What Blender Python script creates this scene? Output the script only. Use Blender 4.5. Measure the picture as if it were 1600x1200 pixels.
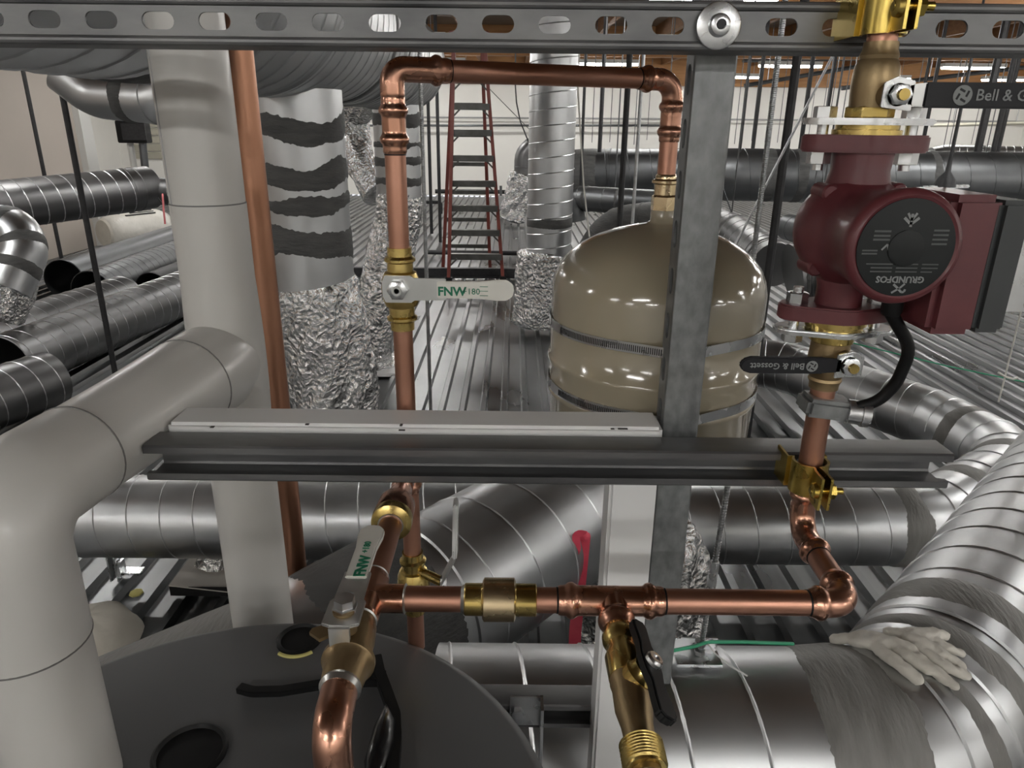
import bpy, bmesh, math, random
from mathutils import Vector, Matrix, noise
random.seed(7)
PI = math.pi
sc = bpy.context.scene
for o in list(bpy.data.objects):
    bpy.data.objects.remove(o)
COL = sc.collection

# ------------------------------------------------------------------ camera
CAMZ = 1.95                       # eye height above the metal deck (deck top is z = 0)
PITCH = math.radians(20.0)
ROLL = 0.0107
FPX = 1120.0
CP, SP = math.cos(PITCH), math.sin(PITCH)
Fv = Vector((0, CP, -SP)); D0 = Vector((0, -SP, -CP)); R0 = Vector((1, 0, 0))
Rc = (R0 - ROLL * D0).normalized(); Dc = (D0 + ROLL * R0).normalized()
CAM = Vector((0, 0, CAMZ))
cam = bpy.data.cameras.new('camera'); camo = bpy.data.objects.new('camera', cam)
COL.objects.link(camo)
cam.sensor_width = 36.0; cam.lens = 36.0 * FPX / 1600.0; cam.clip_start = 0.02; cam.clip_end = 100
m = Matrix((( Rc.x, -Dc.x, -Fv.x, CAM.x), (Rc.y, -Dc.y, -Fv.y, CAM.y), (Rc.z, -Dc.z, -Fv.z, CAM.z), (0, 0, 0, 1)))
camo.matrix_world = m
sc.camera = camo

# ------------------------------------------------------------------ world, exposure
w = bpy.data.worlds.new('world'); sc.world = w; w.use_nodes = True
w.node_tree.nodes['Background'].inputs[0].default_value = (0.9, 0.92, 1.0, 1)
w.node_tree.nodes['Background'].inputs[1].default_value = 0.3
sc.view_settings.view_transform = 'Standard'; sc.view_settings.look = 'None'
sc.view_settings.gamma = 1.0; sc.view_settings.use_curve_mapping = False
sc.view_settings.exposure = 2.15
LAMP = 16.0                       # emission of every ceiling lamp of the hall
sc.cycles.use_denoising = True
sc.cycles.max_bounces = 5
sc.cycles.diffuse_bounces = 3
sc.cycles.glossy_bounces = 4
sc.cycles.use_adaptive_sampling = True
sc.cycles.adaptive_threshold = 0.03
sc.cycles.sample_clamp_indirect = 6.0

def ray(px, py):
    return Fv + Rc * ((px - 800.0) / FPX) + Dc * ((py - 600.0) / FPX)
def P(px, py, Y):                 # place seen at a pixel, Y metres ahead of the photographer
    r = ray(px, py); return CAM + r * (Y / r.y)
def PZ(px, py, z):                # place seen at a pixel on the level z
    r = ray(px, py); return CAM + r * ((z - CAMZ) / r.z)
V = lambda *a: Vector(a)

# ------------------------------------------------------------------ materials
MAT = {}
def _mat(name):
    mt = bpy.data.materials.new(name); mt.use_nodes = True
    nt = mt.node_tree; b = nt.nodes['Principled BSDF']; MAT[name] = mt
    return mt, nt, b
def N(nt, t, **kw):
    n = nt.nodes.new(t)
    for k, v in kw.items():
        if hasattr(n, k) and k not in n.inputs: setattr(n, k, v)
        else: n.inputs[k].default_value = v
    return n
def ramp(nt, fac, c0, c1, p0=0.3, p1=0.7):
    r = nt.nodes.new('ShaderNodeValToRGB'); e = r.color_ramp.elements
    e[0].position = p0; e[1].position = p1
    e[0].color = (*c0, 1); e[1].color = (*c1, 1)
    nt.links.new(fac, r.inputs[0]); return r
def mat(name, c0, c1=None, metal=0.0, rough=0.5, r2=None, scale=8.0, detail=4.0, bump=0.0, bscale=60.0, stretch=(1, 1, 1), coat=0.0, spec=0.5, emit=None, kind='noise', p0=0.3, p1=0.7, bdist=0.002):
    mt, nt, b = _mat(name)
    L = nt.links.new
    tc = N(nt, 'ShaderNodeTexCoord'); mp = N(nt, 'ShaderNodeMapping'); mp.inputs['Scale'].default_value = stretch
    L(tc.outputs['Object'], mp.inputs[0])
    c1 = c1 or c0
    if kind == 'voronoi':
        t = N(nt, 'ShaderNodeTexVoronoi'); t.inputs['Scale'].default_value = scale
        fac = t.outputs['Color']
    else:
        t = N(nt, 'ShaderNodeTexNoise'); t.inputs['Scale'].default_value = scale; t.inputs['Detail'].default_value = detail
        fac = t.outputs[0]
    L(mp.outputs[0], t.inputs['Vector'])
    r = ramp(nt, fac, c0, c1, p0, p1); L(r.outputs[0], b.inputs['Base Color'])
    b.inputs['Metallic'].default_value = metal; b.inputs['Roughness'].default_value = rough
    b.inputs['Coat Weight'].default_value = coat; b.inputs['Coat Roughness'].default_value = 0.1
    b.inputs['Specular IOR Level'].default_value = spec
    if r2 is not None:
        mr = N(nt, 'ShaderNodeMapRange'); mr.inputs[1].default_value = p0; mr.inputs[2].default_value = p1
        mr.inputs[3].default_value = rough; mr.inputs[4].default_value = r2
        L(fac, mr.inputs[0]); L(mr.outputs[0], b.inputs['Roughness'])
    if bump:
        t2 = N(nt, 'ShaderNodeTexNoise'); t2.inputs['Scale'].default_value = bscale; t2.inputs['Detail'].default_value = 3
        L(mp.outputs[0], t2.inputs['Vector'])
        bp = N(nt, 'ShaderNodeBump'); bp.inputs['Strength'].default_value = bump; bp.inputs['Distance'].default_value = bdist
        L(t2.outputs[0], bp.inputs['Height']); L(bp.outputs[0], b.inputs['Normal'])
    if emit:
        b.inputs['Emission Color'].default_value = (*emit[:3], 1); b.inputs['Emission Strength'].default_value = emit[3]
    return mt

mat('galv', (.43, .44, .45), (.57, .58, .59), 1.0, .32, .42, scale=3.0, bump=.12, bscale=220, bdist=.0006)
mat('seam', (.60, .61, .62), (.70, .71, .72), .9, .35, scale=5)  # paler than the sheet; light caught on the ridge is put into the colour
mat('joint_line', (.16, .155, .15), None, 0, .6)
mat('galv_far', (.48, .49, .50), (.62, .63, .64), .95, .33, .43, scale=2.0)
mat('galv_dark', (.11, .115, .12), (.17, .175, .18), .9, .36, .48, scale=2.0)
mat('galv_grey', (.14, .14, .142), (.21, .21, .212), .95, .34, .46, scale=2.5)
mat('strut', (.10, .102, .105), (.24, .24, .24), .6, .40, .55, scale=22, stretch=(.35, 1, 1), bump=.25, bscale=200, bdist=.0006)
mat('strut_post', (.17, .175, .18), (.28, .29, .29), .7, .4, .55, scale=90, stretch=(1, 1, .6), bump=.2, bscale=300, bdist=.0005)
mat('strut_dark', (.10, .10, .105), (.22, .22, .22), .7, .36, .5, scale=18, stretch=(.25, 1, 1), bump=.2, bscale=150, bdist=.0006)
mat('copper', (.44, .225, .155), (.53, .285, .205), 1.0, .34, .46, scale=14, stretch=(1, 1, 1), bump=.05, bscale=120, bdist=.0005)
mat('copper_old', (.34, .17, .105), (.45, .235, .15), 1.0, .32, .46, scale=20, stretch=(1, 1, .12), bump=.06, bscale=140, bdist=.0005)
mat('copper_fit', (.48, .25, .17), (.58, .32, .23), 1.0, .20, .34, scale=30, bump=.12, bscale=60, bdist=.0012)
mat('brass', (.52, .38, .12), (.62, .47, .18), 1.0, .18, .32, scale=30, bump=.1, bscale=80, bdist=.001)
mat('brass_pale', (.58, .45, .27), (.68, .54, .34), 1.0, .2, .3, scale=30, bump=.1, bscale=80, bdist=.001)
mat('gold_zinc', (.50, .36, .08), (.62, .47, .14), 1.0, .24, .36, scale=40, bump=.06, bscale=90, bdist=.0006)
mat('bronze', (.27, .19, .10), (.36, .27, .15), .9, .36, .5, scale=40, bump=.3, bscale=260, bdist=.0008)
mat('zinc', (.55, .56, .57), (.68, .69, .7), 1.0, .22, .34, scale=30, bump=.05, bscale=80, bdist=.0005)
mat('steel_handle', (.50, .51, .50), (.6, .6, .59), .9, .3, .4, scale=20)
mat('solder', (.55, .55, .53), None, 1.0, .35)
mat('white_pvc', (.50, .49, .465), (.56, .55, .525), 0, .30, .38, scale=3, coat=.15, bump=.12, bscale=14, bdist=.004)
mat('white_frame', (.68, .68, .675), (.74, .74, .735), 0, .35, .42, scale=5)
mat('white_plastic', (.62, .61, .56), (.68, .67, .62), 0, .4, scale=10)
mat('clear_plastic', (.7, .71, .7), None, 0, .25)
mat('beige', (.30, .262, .19), (.345, .30, .22), 0, .12, .18, scale=3, coat=.6, bump=.05, bscale=30, bdist=.001)
mat('red_paint', (.10, .022, .027), (.122, .027, .031), 0, .40, .5, scale=40, coat=.12, bump=.2, bscale=300, bdist=.0006)
mat('label_black', (.011, .0125, .013), (.015, .017, .0175), 0, .55, scale=10, spec=.3)
mat('label_print', (.22, .23, .23), None, 0, .6)
mat('label_print_dim', (.075, .08, .08), None, 0, .6)
mat('box_grey', (.038, .042, .043), (.046, .05, .052), 0, .5, scale=10)
mat('black_rubber', (.005, .005, .0055), (.009, .009, .009), 0, .5, scale=40, spec=.22)
mat('black_gloss', (.006, .006, .007), None, 0, .25, coat=.1)
mat('black_steel', (.018, .018, .02), (.03, .03, .032), .3, .5, scale=30)
mat('vinyl_grip', (.009, .009, .011), (.014, .014, .017), 0, .5, scale=30, spec=.3)
mat('tank_grey', (.086, .087, .089), (.102, .103, .105), 0, .42, .5, scale=4, bump=.05, bscale=200, bdist=.0005)
mat('mastic', (.055, .055, .055), (.10, .10, .098), 0, .55, .75, scale=9, stretch=(1, 1, 4), bump=.7, bscale=30, bdist=.006)
mat('mastic_grey', (.17, .165, .155), (.24, .235, .225), .2, .45, .62, scale=9, stretch=(4, 1, 1), bump=.5, bscale=26, bdist=.005)
mat('threaded', (.30, .31, .32), (.45, .46, .47), 1.0, .35, scale=50)
mat('blue_tape', (.03, .16, .34), None, 0, .5)
mat('green_print', (.01, .16, .085), None, 0, .6)
mat('green_string', (.02, .30, .15), None, 0, .5)
mat('pink_ribbon', (.85, .07, .13), (.95, .12, .18), 0, .45, scale=20)
mat('ribbon_faded', (.60, .16, .17), None, 0, .6)
mat('glove_cloth', (.50, .475, .42), (.74, .71, .65), 0, .85, scale=14, bump=.5, bscale=300, bdist=.001)
mat('ladder_red', (.11, .022, .016), (.15, .03, .02), 0, .5, scale=6)
mat('ladder_step', (.06, .06, .055), (.10, .10, .095), .6, .45, scale=8)
mat('wall_paint', (.76, .745, .705), (.80, .785, .745), 0, .75, scale=1.2)
mat('wall_tan', (.42, .375, .33), (.46, .41, .365), 0, .7, scale=.8)
mat('parapet', (.30, .30, .30), (.36, .36, .355), 0, .6, scale=1.0)
mat('deck', (.13, .134, .137), (.29, .295, .30), 1.0, .24, .44, scale=2.2, bump=.12, bscale=8, bdist=.004, stretch=(1, .5, 1))
mat('wood', (.30, .135, .045), (.42, .21, .075), 0, .6, scale=6, stretch=(.2, 1.5, 3))
mat('ceiling_board', (.17, .125, .09), (.22, .165, .12), 0, .7, scale=3)
mat('wood_dark', (.20, .09, .033), (.28, .135, .05), 0, .65, scale=6, stretch=(.2, 1.5, 3))
mat('white_steel', (.6, .6, .58), None, .0, .5)
mat('lamp', (.9, .9, .9), None, 0, .5, emit=(1.0, .985, .95, LAMP))
mat('bag_plastic', (.60, .58, .53), (.68, .66, .61), 0, .4, scale=5, bump=.6, bscale=7, bdist=.03)
mat('print_dark', (.05, .05, .05), None, 0, .6)
mat('insulation_yellow', (.55, .5, .18), None, 0, .9)
mat('cardboard', (.36, .34, .31), (.44, .41, .37), 0, .8, scale=6)
mat('fabric_cream', (.52, .49, .43), (.6, .57, .5), 0, .8, scale=6, bump=.3, bscale=20, bdist=.006)
mat('louvre', (.42, .40, .33), (.48, .46, .38), 0, .6, scale=4)
# crumpled foil facing
def foil(name, c0, c1, sc_=26.0, dist=.012):
    mt, nt, b = _mat(name); L = nt.links.new
    tc = N(nt, 'ShaderNodeTexCoord')
    no = N(nt, 'ShaderNodeTexNoise'); no.inputs['Scale'].default_value = 5; L(tc.outputs['Object'], no.inputs['Vector'])
    mx = N(nt, 'ShaderNodeMixRGB'); mx.inputs[0].default_value = .12; L(tc.outputs['Object'], mx.inputs[1]); L(no.outputs['Color'], mx.inputs[2])
    vo = N(nt, 'ShaderNodeTexVoronoi'); vo.inputs['Scale'].default_value = sc_; vo.feature = 'F1'; L(mx.outputs[0], vo.inputs['Vector'])
    n2 = N(nt, 'ShaderNodeTexNoise'); n2.inputs['Scale'].default_value = sc_ * 1.6; n2.inputs['Detail'].default_value = 5; L(mx.outputs[0], n2.inputs['Vector'])
    ad = N(nt, 'ShaderNodeMath', operation='ADD'); L(vo.outputs['Distance'], ad.inputs[0]); L(n2.outputs[0], ad.inputs[1])
    bp = N(nt, 'ShaderNodeBump'); bp.inputs['Strength'].default_value = .9; bp.inputs['Distance'].default_value = dist
    L(ad.outputs[0], bp.inputs['Height']); L(bp.outputs[0], b.inputs['Normal'])
    r = ramp(nt, n2.outputs[0], c0, c1); L(r.outputs[0], b.inputs['Base Color'])
    b.inputs['Metallic'].default_value = 1.0; b.inputs['Roughness'].default_value = .22
foil('foil', (.45, .45, .45), (.80, .80, .79), 42, .012)
foil('foil_far', (.50, .50, .50), (.80, .80, .79), 34, .016)

# ------------------------------------------------------------------ mesh building
def frame_of(axis):
    a = Vector(axis).normalized()
    h = Vector((0, 0, 1)) if abs(a.z) < .9 else Vector((1, 0, 0))
    n = h.cross(a).normalized()
    return a, n, a.cross(n)
class PathF:
    """a polyline with arc length and parallel-transported frames"""
    def __init__(s, pts):
        q = [Vector(pts[0])]
        for p in pts[1:]:
            p = Vector(p)
            if (p - q[-1]).length > 1e-6: q.append(p)
        s.p = q; n = len(q)
        s.s = [0.0]
        for i in range(1, n): s.s.append(s.s[-1] + (q[i] - q[i - 1]).length)
        s.L = s.s[-1]
        tg = []
        for i in range(n):
            a = (q[i] - q[i - 1]).normalized() if i > 0 else None
            b = (q[i + 1] - q[i]).normalized() if i < n - 1 else None
            t = a if b is None else b if a is None else (a + b)
            tg.append(t.normalized())
        s.t = tg
        nn = frame_of(tg[0])[1]; s.n = [nn]
        for i in range(1, n):
            nn = nn - tg[i] * nn.dot(tg[i])
            nn.normalize(); s.n.append(nn.copy())
    def at(s, d):
        if d <= 0: i, k = 0, d / max(s.s[1], 1e-9)
        elif d >= s.L: i = len(s.p) - 2; k = (d - s.s[i]) / (s.s[i + 1] - s.s[i])
        else:
            lo, hi = 0, len(s.s) - 1
            while hi - lo > 1:
                m_ = (lo + hi) // 2
                if s.s[m_] <= d: lo = m_
                else: hi = m_
            i = lo; k = (d - s.s[i]) / (s.s[i + 1] - s.s[i])
        kc = min(1, max(0, k))
        pos = s.p[i] + (s.p[i + 1] - s.p[i]) * k
        t = (s.t[i] * (1 - kc) + s.t[i + 1] * kc).normalized()
        n_ = s.n[i] * (1 - kc) + s.n[i + 1] * kc
        n_ = (n_ - t * n_.dot(t)).normalized()
        return pos, t, n_, t.cross(n_)
def rnd(pts, r, seg=8):
    """round the corners of a polyline; r may be a number or a list for the inner corners"""
    pts = [Vector(p) for p in pts]; out = [pts[0]]
    for i in range(1, len(pts) - 1):
        rr = r[i - 1] if isinstance(r, (list, tuple)) else r
        a = (pts[i - 1] - pts[i]); b = (pts[i + 1] - pts[i])
        la, lb = a.length, b.length; a.normalize(); b.normalize()
        ang = a.angle(b)
        if ang > PI - .02: out.append(pts[i]); continue
        d = min(rr / math.tan(ang / 2), la * .49, lb * .49); rr = d * math.tan(ang / 2)
        c = pts[i] + (a + b).normalized() * (rr / math.sin(ang / 2))
        u = (pts[i] + a * d - c); v = (pts[i] + b * d - c)
        tot = u.angle(v)
        for k in range(seg + 1):
            t = k / seg
            q = (u * math.sin((1 - t) * tot) + v * math.sin(t * tot)) / math.sin(tot)
            out.append(c + q)
    out.append(pts[-1]); return out
class MB:
    def __init__(s): s.v = []; s.f = []
    def add(s, vs, fs):
        o = len(s.v); s.v += [tuple(x) for x in vs]; s.f += [tuple(i + o for i in f) for f in fs]; return s
    def ringstrip(s, rings, cap0=True, cap1=True):
        n = len(rings[0]); vs = [p for r in rings for p in r]; fs = []
        for i in range(len(rings) - 1):
            for j in range(n):
                k = (j + 1) % n
                fs.append((i * n + j, i * n + k, (i + 1) * n + k, (i + 1) * n + j))
        if cap0: fs.append(tuple(range(n - 1, -1, -1)))
        if cap1: fs.append(tuple(range((len(rings) - 1) * n, len(rings) * n)))
        return s.add(vs, fs)
    def tube(s, path, r, n=20, cap=True, flat=1.0):
        pf = path if isinstance(path, PathF) else PathF(path)
        rings = []
        for i, p in enumerate(pf.p):
            rr = r[i] if isinstance(r, (list, tuple)) else r
            b = pf.t[i].cross(pf.n[i])
            rings.append([p + (pf.n[i] * math.cos(2 * PI * k / n) + b * math.sin(2 * PI * k / n) * flat) * rr for k in range(n)])
        return s.ringstrip(rings, cap, cap)
    def tubef(s, path, rf, step=.004, n=24, cap=True):
        """tube whose radius is a function of arc length"""
        pf = path if isinstance(path, PathF) else PathF(path)
        k = max(2, int(pf.L / step)); rings = []
        for i in range(k + 1):
            d = pf.L * i / k; p, t, a, b = pf.at(d); rr = rf(d)
            rings.append([p + (a * math.cos(2 * PI * j / n) + b * math.sin(2 * PI * j / n)) * rr for j in range(n)])
        return s.ringstrip(rings, cap, cap)
    def lathe(s, o, axis, prof, n=24, cap=True, phase=0.0):
        a, u, w_ = frame_of(axis); o = Vector(o); rings = []
        for t, r in prof:
            rings.append([o + a * t + (u * math.cos(2 * PI * j / n + phase) + w_ * math.sin(2 * PI * j / n + phase)) * max(r, 1e-5) for j in range(n)])
        return s.ringstrip(rings, cap, cap)
    def box(s, c, sx, sy, sz, M=None):
        c = Vector(c); vs = []
        for z in (-.5, .5):
            for y in (-.5, .5):
                for x in (-.5, .5):
                    d = Vector((x * sx, y * sy, z * sz)); vs.append(c + (M @ d if M else d))
        return s.add(vs, [(0, 2, 3, 1), (4, 5, 7, 6), (0, 1, 5, 4), (2, 6, 7, 3), (0, 4, 6, 2), (1, 3, 7, 5)])
    def prism(s, poly, o, u, v, length, w_=None):
        """polygon in the (u, v) plane at o, extruded along w"""
        o = Vector(o); u = Vector(u); v = Vector(v); w_ = Vector(w_) if w_ is not None else u.cross(v)
        a = [o + u * x + v * y for x, y in poly]; b = [p + w_ * length for p in a]; n = len(poly)
        fs = [tuple(range(n - 1, -1, -1)), tuple(range(n, 2 * n))]
        fs += [(i, (i + 1) % n, n + (i + 1) % n, n + i) for i in range(n)]
        return s.add(a + b, fs)
    def sweep(s, poly, path, up=(0, 0, 1), cap=True):
        """polygon (side, up) swept along a path"""
        pf = path if isinstance(path, PathF) else PathF(path); rings = []
        up = Vector(up)
        for i, p in enumerate(pf.p):
            t = pf.t[i]; side = t.cross(up).normalized(); uu = side.cross(t)
            rings.append([p + side * x + uu * y for x, y in poly])
        return s.ringstrip(rings, cap, cap)
    def build(s, name, m_, parent=None, ang=35, bevel=0.0):
        me = bpy.data.meshes.new(name); me.from_pydata(s.v, [], s.f); me.update()
        bm = bmesh.new(); bm.from_mesh(me); bmesh.ops.recalc_face_normals(bm, faces=bm.faces)
        if bevel:
            es = [e for e in bm.edges if len(e.link_faces) == 2 and e.calc_face_angle(0) > .6]
            bmesh.ops.bevel(bm, geom=es, offset=bevel, segments=2, affect='EDGES', clamp_overlap=True)
        bm.to_mesh(me); bm.free()
        me.polygons.foreach_set('use_smooth', [True] * len(me.polygons))
        me.set_sharp_from_angle(angle=math.radians(ang))
        me.materials.append(MAT[m_])
        o = bpy.data.objects.new(name, me); COL.objects.link(o)
        if parent: o.parent = parent
        return o
def tag(o, label, cat, group=None):
    o['label'] = label; o['category'] = cat
    if group: o['group'] = group
    return o
def struct(o): o['kind'] = 'structure'; return o
def thing(name, label, cat, parts, group=None):
    """an Empty at the thing's base that parents its parts"""
    lo = Vector((1e9,) * 3); hi = -lo
    for p in parts:
        for v in p.data.vertices:
            for k in range(3):
                lo[k] = min(lo[k], v.co[k]); hi[k] = max(hi[k], v.co[k])
    t = bpy.data.objects.new(name, None); COL.objects.link(t); t.empty_display_size = .05
    t.location = ((lo.x + hi.x) / 2, (lo.y + hi.y) / 2, lo.z)
    for p in parts:
        p.parent = t; p.matrix_parent_inverse = Matrix.Translation(-t.location)
    return tag(t, label, cat, group)
def text(name, body, size, o, u, v, m_, parent, depth=.0004, bold=0.0):
    """flat print: u is the reading direction, v is up"""
    cu = bpy.data.curves.new(name, 'FONT'); cu.body = body; cu.size = size; cu.extrude = depth; cu.offset = bold
    cu.align_x = 'CENTER'; cu.align_y = 'CENTER'; cu.resolution_u = 2
    to = bpy.data.objects.new(name, cu); COL.objects.link(to)
    dg = bpy.context.evaluated_depsgraph_get()
    me = bpy.data.meshes.new_from_object(to.evaluated_get(dg))
    bpy.data.objects.remove(to); bpy.data.curves.remove(cu)
    u = Vector(u).normalized(); v = Vector(v).normalized(); w_ = u.cross(v)
    M = Matrix(((u.x, v.x, w_.x, o[0]), (u.y, v.y, w_.y, o[1]), (u.z, v.z, w_.z, o[2]), (0, 0, 0, 1)))
    me.transform(M); me.materials.clear(); me.materials.append(MAT[m_]); me.name = name
    ob = bpy.data.objects.new(name, me); COL.objects.link(ob)
    if parent: ob.parent = parent
    return ob
def fbm(a, b, seed): return noise.noise(Vector((a, b, seed)))

# ------------------------------------------------------------------ ducts
def seam_mesh(mb, pf, R, s0, s1, pitch, w_=.005, h=.003, per=28, phase=0.0):
    n = max(4, int((s1 - s0) / pitch * per)); vs = []
    for i in range(n + 1):
        d = s0 + (s1 - s0) * i / n; p, t, a, b = pf.at(d)
        an = 2 * PI * (d - s0) / pitch + phase; rad = a * math.cos(an) + b * math.sin(an)
        vs += [p + rad * (R - .001) - t * w_, p + rad * (R + h), p + rad * (R - .001) + t * w_]
    fs = []
    for i in range(n):
        q = i * 3
        fs += [(q, q + 3, q + 4, q + 1), (q + 1, q + 4, q + 5, q + 2)]
    mb.add(vs, fs)
def ring_mesh(mb, pf, R, d, w_=.012, h=.006, n=40):
    rings = []
    for dd, rr in ((-w_, R - .002), (-w_ * .6, R + h), (w_ * .6, R + h), (w_, R - .002)):
        p, t, a, b = pf.at(d + dd)
        p2, t, a, b = pf.at(d); p2 = p2 + t * dd
        rings.append([p2 + (a * math.cos(2 * PI * j / n) + b * math.sin(2 * PI * j / n)) * rr for j in range(n)])
    mb.ringstrip(rings, False, False)
def band_mesh(mb, pf, R, s0, s1, h=.004, jag=.02, n=72, seed=1.0, tilt=0.0, k=4):
    rings = []
    for i in range(k + 1):
        f = i / k; rg = []
        for j in range(n):
            an = 2 * PI * j / n
            e0 = s0 + jag * (.8 * fbm(math.cos(an) * .9, math.sin(an) * .9, seed) + .16 * fbm(math.cos(an) * 9, math.sin(an) * 9, seed)) + tilt * math.cos(an)
            e1 = s1 + jag * (.8 * fbm(math.cos(an) * .9, math.sin(an) * .9, seed + 9) + .16 * fbm(math.cos(an) * 9, math.sin(an) * 9, seed + 5)) + tilt * math.cos(an)
            d = e0 + (e1 - e0) * f
            p, t, a, b = pf.at(d)
            hh = (h if 0 < i < k else -.002) * (1 + .5 * fbm(an * 3, d * 30, seed))
            rg.append(p + (a * math.cos(an) + b * math.sin(an)) * (R + hh))
        rings.append(rg)
    mb.ringstrip(rings, False, False)
def duct(name, label, pts, R, r_bend=None, seg=6, pitch=.137, seams=((0, 1),), bands=(), rings=(), m_='galv', band_m='mastic', n=56, open0=False, open1=False, group=None, per=28, sw=.005, sh=.003, cat='duct', wraps=(), jag=.03, extra=()):
    """spiral duct: body, spiral seam, joint rings, brushed mastic bands, foil sleeves; all places in fractions of the length"""
    pts = [Vector(p) for p in pts]
    pf = PathF(rnd(pts, r_bend or R * 1.5, seg) if len(pts) > 2 else pts)
    parts = []
    mb = MB(); mb.tube(pf, R, n, cap=False)
    if open0 or open1: mb.tube(pf, R - .004, n, cap=False)
    def lid(i):
        b = pf.t[i].cross(pf.n[i])
        mb.add([pf.p[i] + (pf.n[i] * math.cos(2 * PI * j / n) + b * math.sin(2 * PI * j / n)) * R for j in range(n)], [tuple(range(n))])
    if not open0: lid(0)
    if not open1: lid(-1)
    parts.append(mb.build('duct_body', m_, ang=50))
    if seams:
        mb = MB()
        for a, b in seams: seam_mesh(mb, pf, R, a * pf.L, b * pf.L, pitch, sw, sh, per)
        parts.append(mb.build('spiral_seam', 'seam' if m_ in ('galv', 'galv_grey', 'galv_far') else m_))
    for d in rings:
        mb = MB(); ring_mesh(mb, pf, R, d * pf.L, w_=max(.01, R * .06), h=max(.004, R * .025), n=n)
        parts.append(mb.build('joint_ring', m_))
    for i, bd in enumerate(bands):
        a, b = bd[0], bd[1]; tilt = bd[2] if len(bd) > 2 else 0
        mb = MB(); band_mesh(mb, pf, R, a * pf.L, b * pf.L, .004, jag, 90, 3.1 * i + len(label), tilt)
        parts.append(mb.build('mastic_band', band_m))
    for a, b in wraps: parts.append(foil_sleeve(pf, R, a * pf.L, b * pf.L, 'foil_sleeve'))
    return thing(name, label, cat, parts + list(extra), group), pf
def foil_sleeve(pf, R, s0, s1, name, h=.02, m_='foil', n=64, amp=.02, step=.03, rf=None, seed=2.0):
    k = max(3, int((s1 - s0) / step)); rings = []
    for i in range(k + 1):
        d = s0 + (s1 - s0) * i / k; p, t, a, b = pf.at(d); rg = []
        for j in range(n):
            an = 2 * PI * j / n; ca, sa = math.cos(an), math.sin(an)
            rr = (rf(i / k) if rf else R) + h + amp * (fbm(ca * 3 + d * 2, sa * 3 + d * 5, seed) + .6 * fbm(ca * 7 + d * 6, sa * 7 + d * 14, seed + 4))
            if i in (0, k): rr = (rf(i / k) if rf else R) + h * .2
            rg.append(p + (a * ca + b * sa) * rr)
        rings.append(rg)
    return MB().ringstrip(rings).build(name, m_, ang=60)
zr = lambda z: CAMZ + z
# ================================================================== the hall
X0, X1, Y0, Y1 = -11.0, 14.0, -7.0, 21.0
CEIL = zr(1.75)
# ribbed metal deck, ribs run away from the photographer
pitch = .1524; prof = []
nr = int((X1 - X0) / pitch) + 1
for i in range(nr):
    x = X0 + i * pitch
    prof += [(x, -.034), (x + .094, -.034), (x + .106, 0), (x + .1404, 0)]
vs = []; fs = []
for x, z in prof: vs += [(x, Y0, z), (x, Y1, z)]
for i in range(len(prof) - 1): fs.append((2 * i, 2 * i + 2, 2 * i + 3, 2 * i + 1))
fl = struct(MB().add(vs, fs).build('floor', 'deck', ang=20))
struct(MB().box((0, (Y0 + Y1) / 2, -.13), 26, Y1 - Y0 + .4, .1).build('floor_slab', 'parapet'))
struct(MB().box(((X0 + X1) / 2, Y1 + .1, CEIL / 2), X1 - X0 + .4, .2, CEIL).build('wall_back', 'wall_paint'))
struct(MB().box((-6.9, (Y0 + 12) / 2, CEIL / 2), .2, 12 - Y0, CEIL).build('wall_left', 'wall_tan'))
struct(MB().box((X0 - .1, 16.5, CEIL / 2), .2, 9.2, CEIL).build('wall_left_alcove', 'wall_paint'))
struct(MB().box((-8.9, 11.9, CEIL / 2), 4.0, .18, CEIL).build('wall_left_return', 'wall_paint'))
struct(MB().box((X1 + .1, (Y0 + Y1) / 2, CEIL / 2), .2, Y1 - Y0, CEIL).build('wall_right', 'wall_paint'))
struct(MB().box((3.5, Y0 - .1, CEIL / 2), 21, .2, CEIL).build('wall_front', 'wall_paint'))
ce = struct(MB().box(((X0 + X1) / 2, (Y0 + Y1) / 2, CEIL + .05), X1 - X0 + .4, Y1 - Y0 + .4, .1).build('ceiling', 'ceiling_board'))
jm = None
for i in range(int((X1 - X0) / 1.2) + 1):             # joists, one object each
    x = X0 + .5 + i * 1.2
    if jm is None:
        j = MB().box((0, (Y0 + Y1) / 2, CEIL - .13), .09, Y1 - Y0, .26).build('joist', 'wood_dark', ce); jm = j.data
    else:
        j = bpy.data.objects.new('joist', jm); COL.objects.link(j); j.parent = ce
    j.location.x = x
for k, (y, zb, h) in enumerate(((20.85, .98, .77), (15.2, 1.22, .53), (8.5, 1.22, .53), (1.5, 1.22, .53))):
    b_ = MB().box(((X0 + X1) / 2, y, zr(zb + h / 2)), X1 - X0, .2 if k else .12, h).build('glulam_beam', 'wood', ce)
struct(MB().box((-6.78, 11.9, CEIL / 2 - .3), .16, .3, CEIL - .6).build('trim_1', 'white_steel'))

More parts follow.
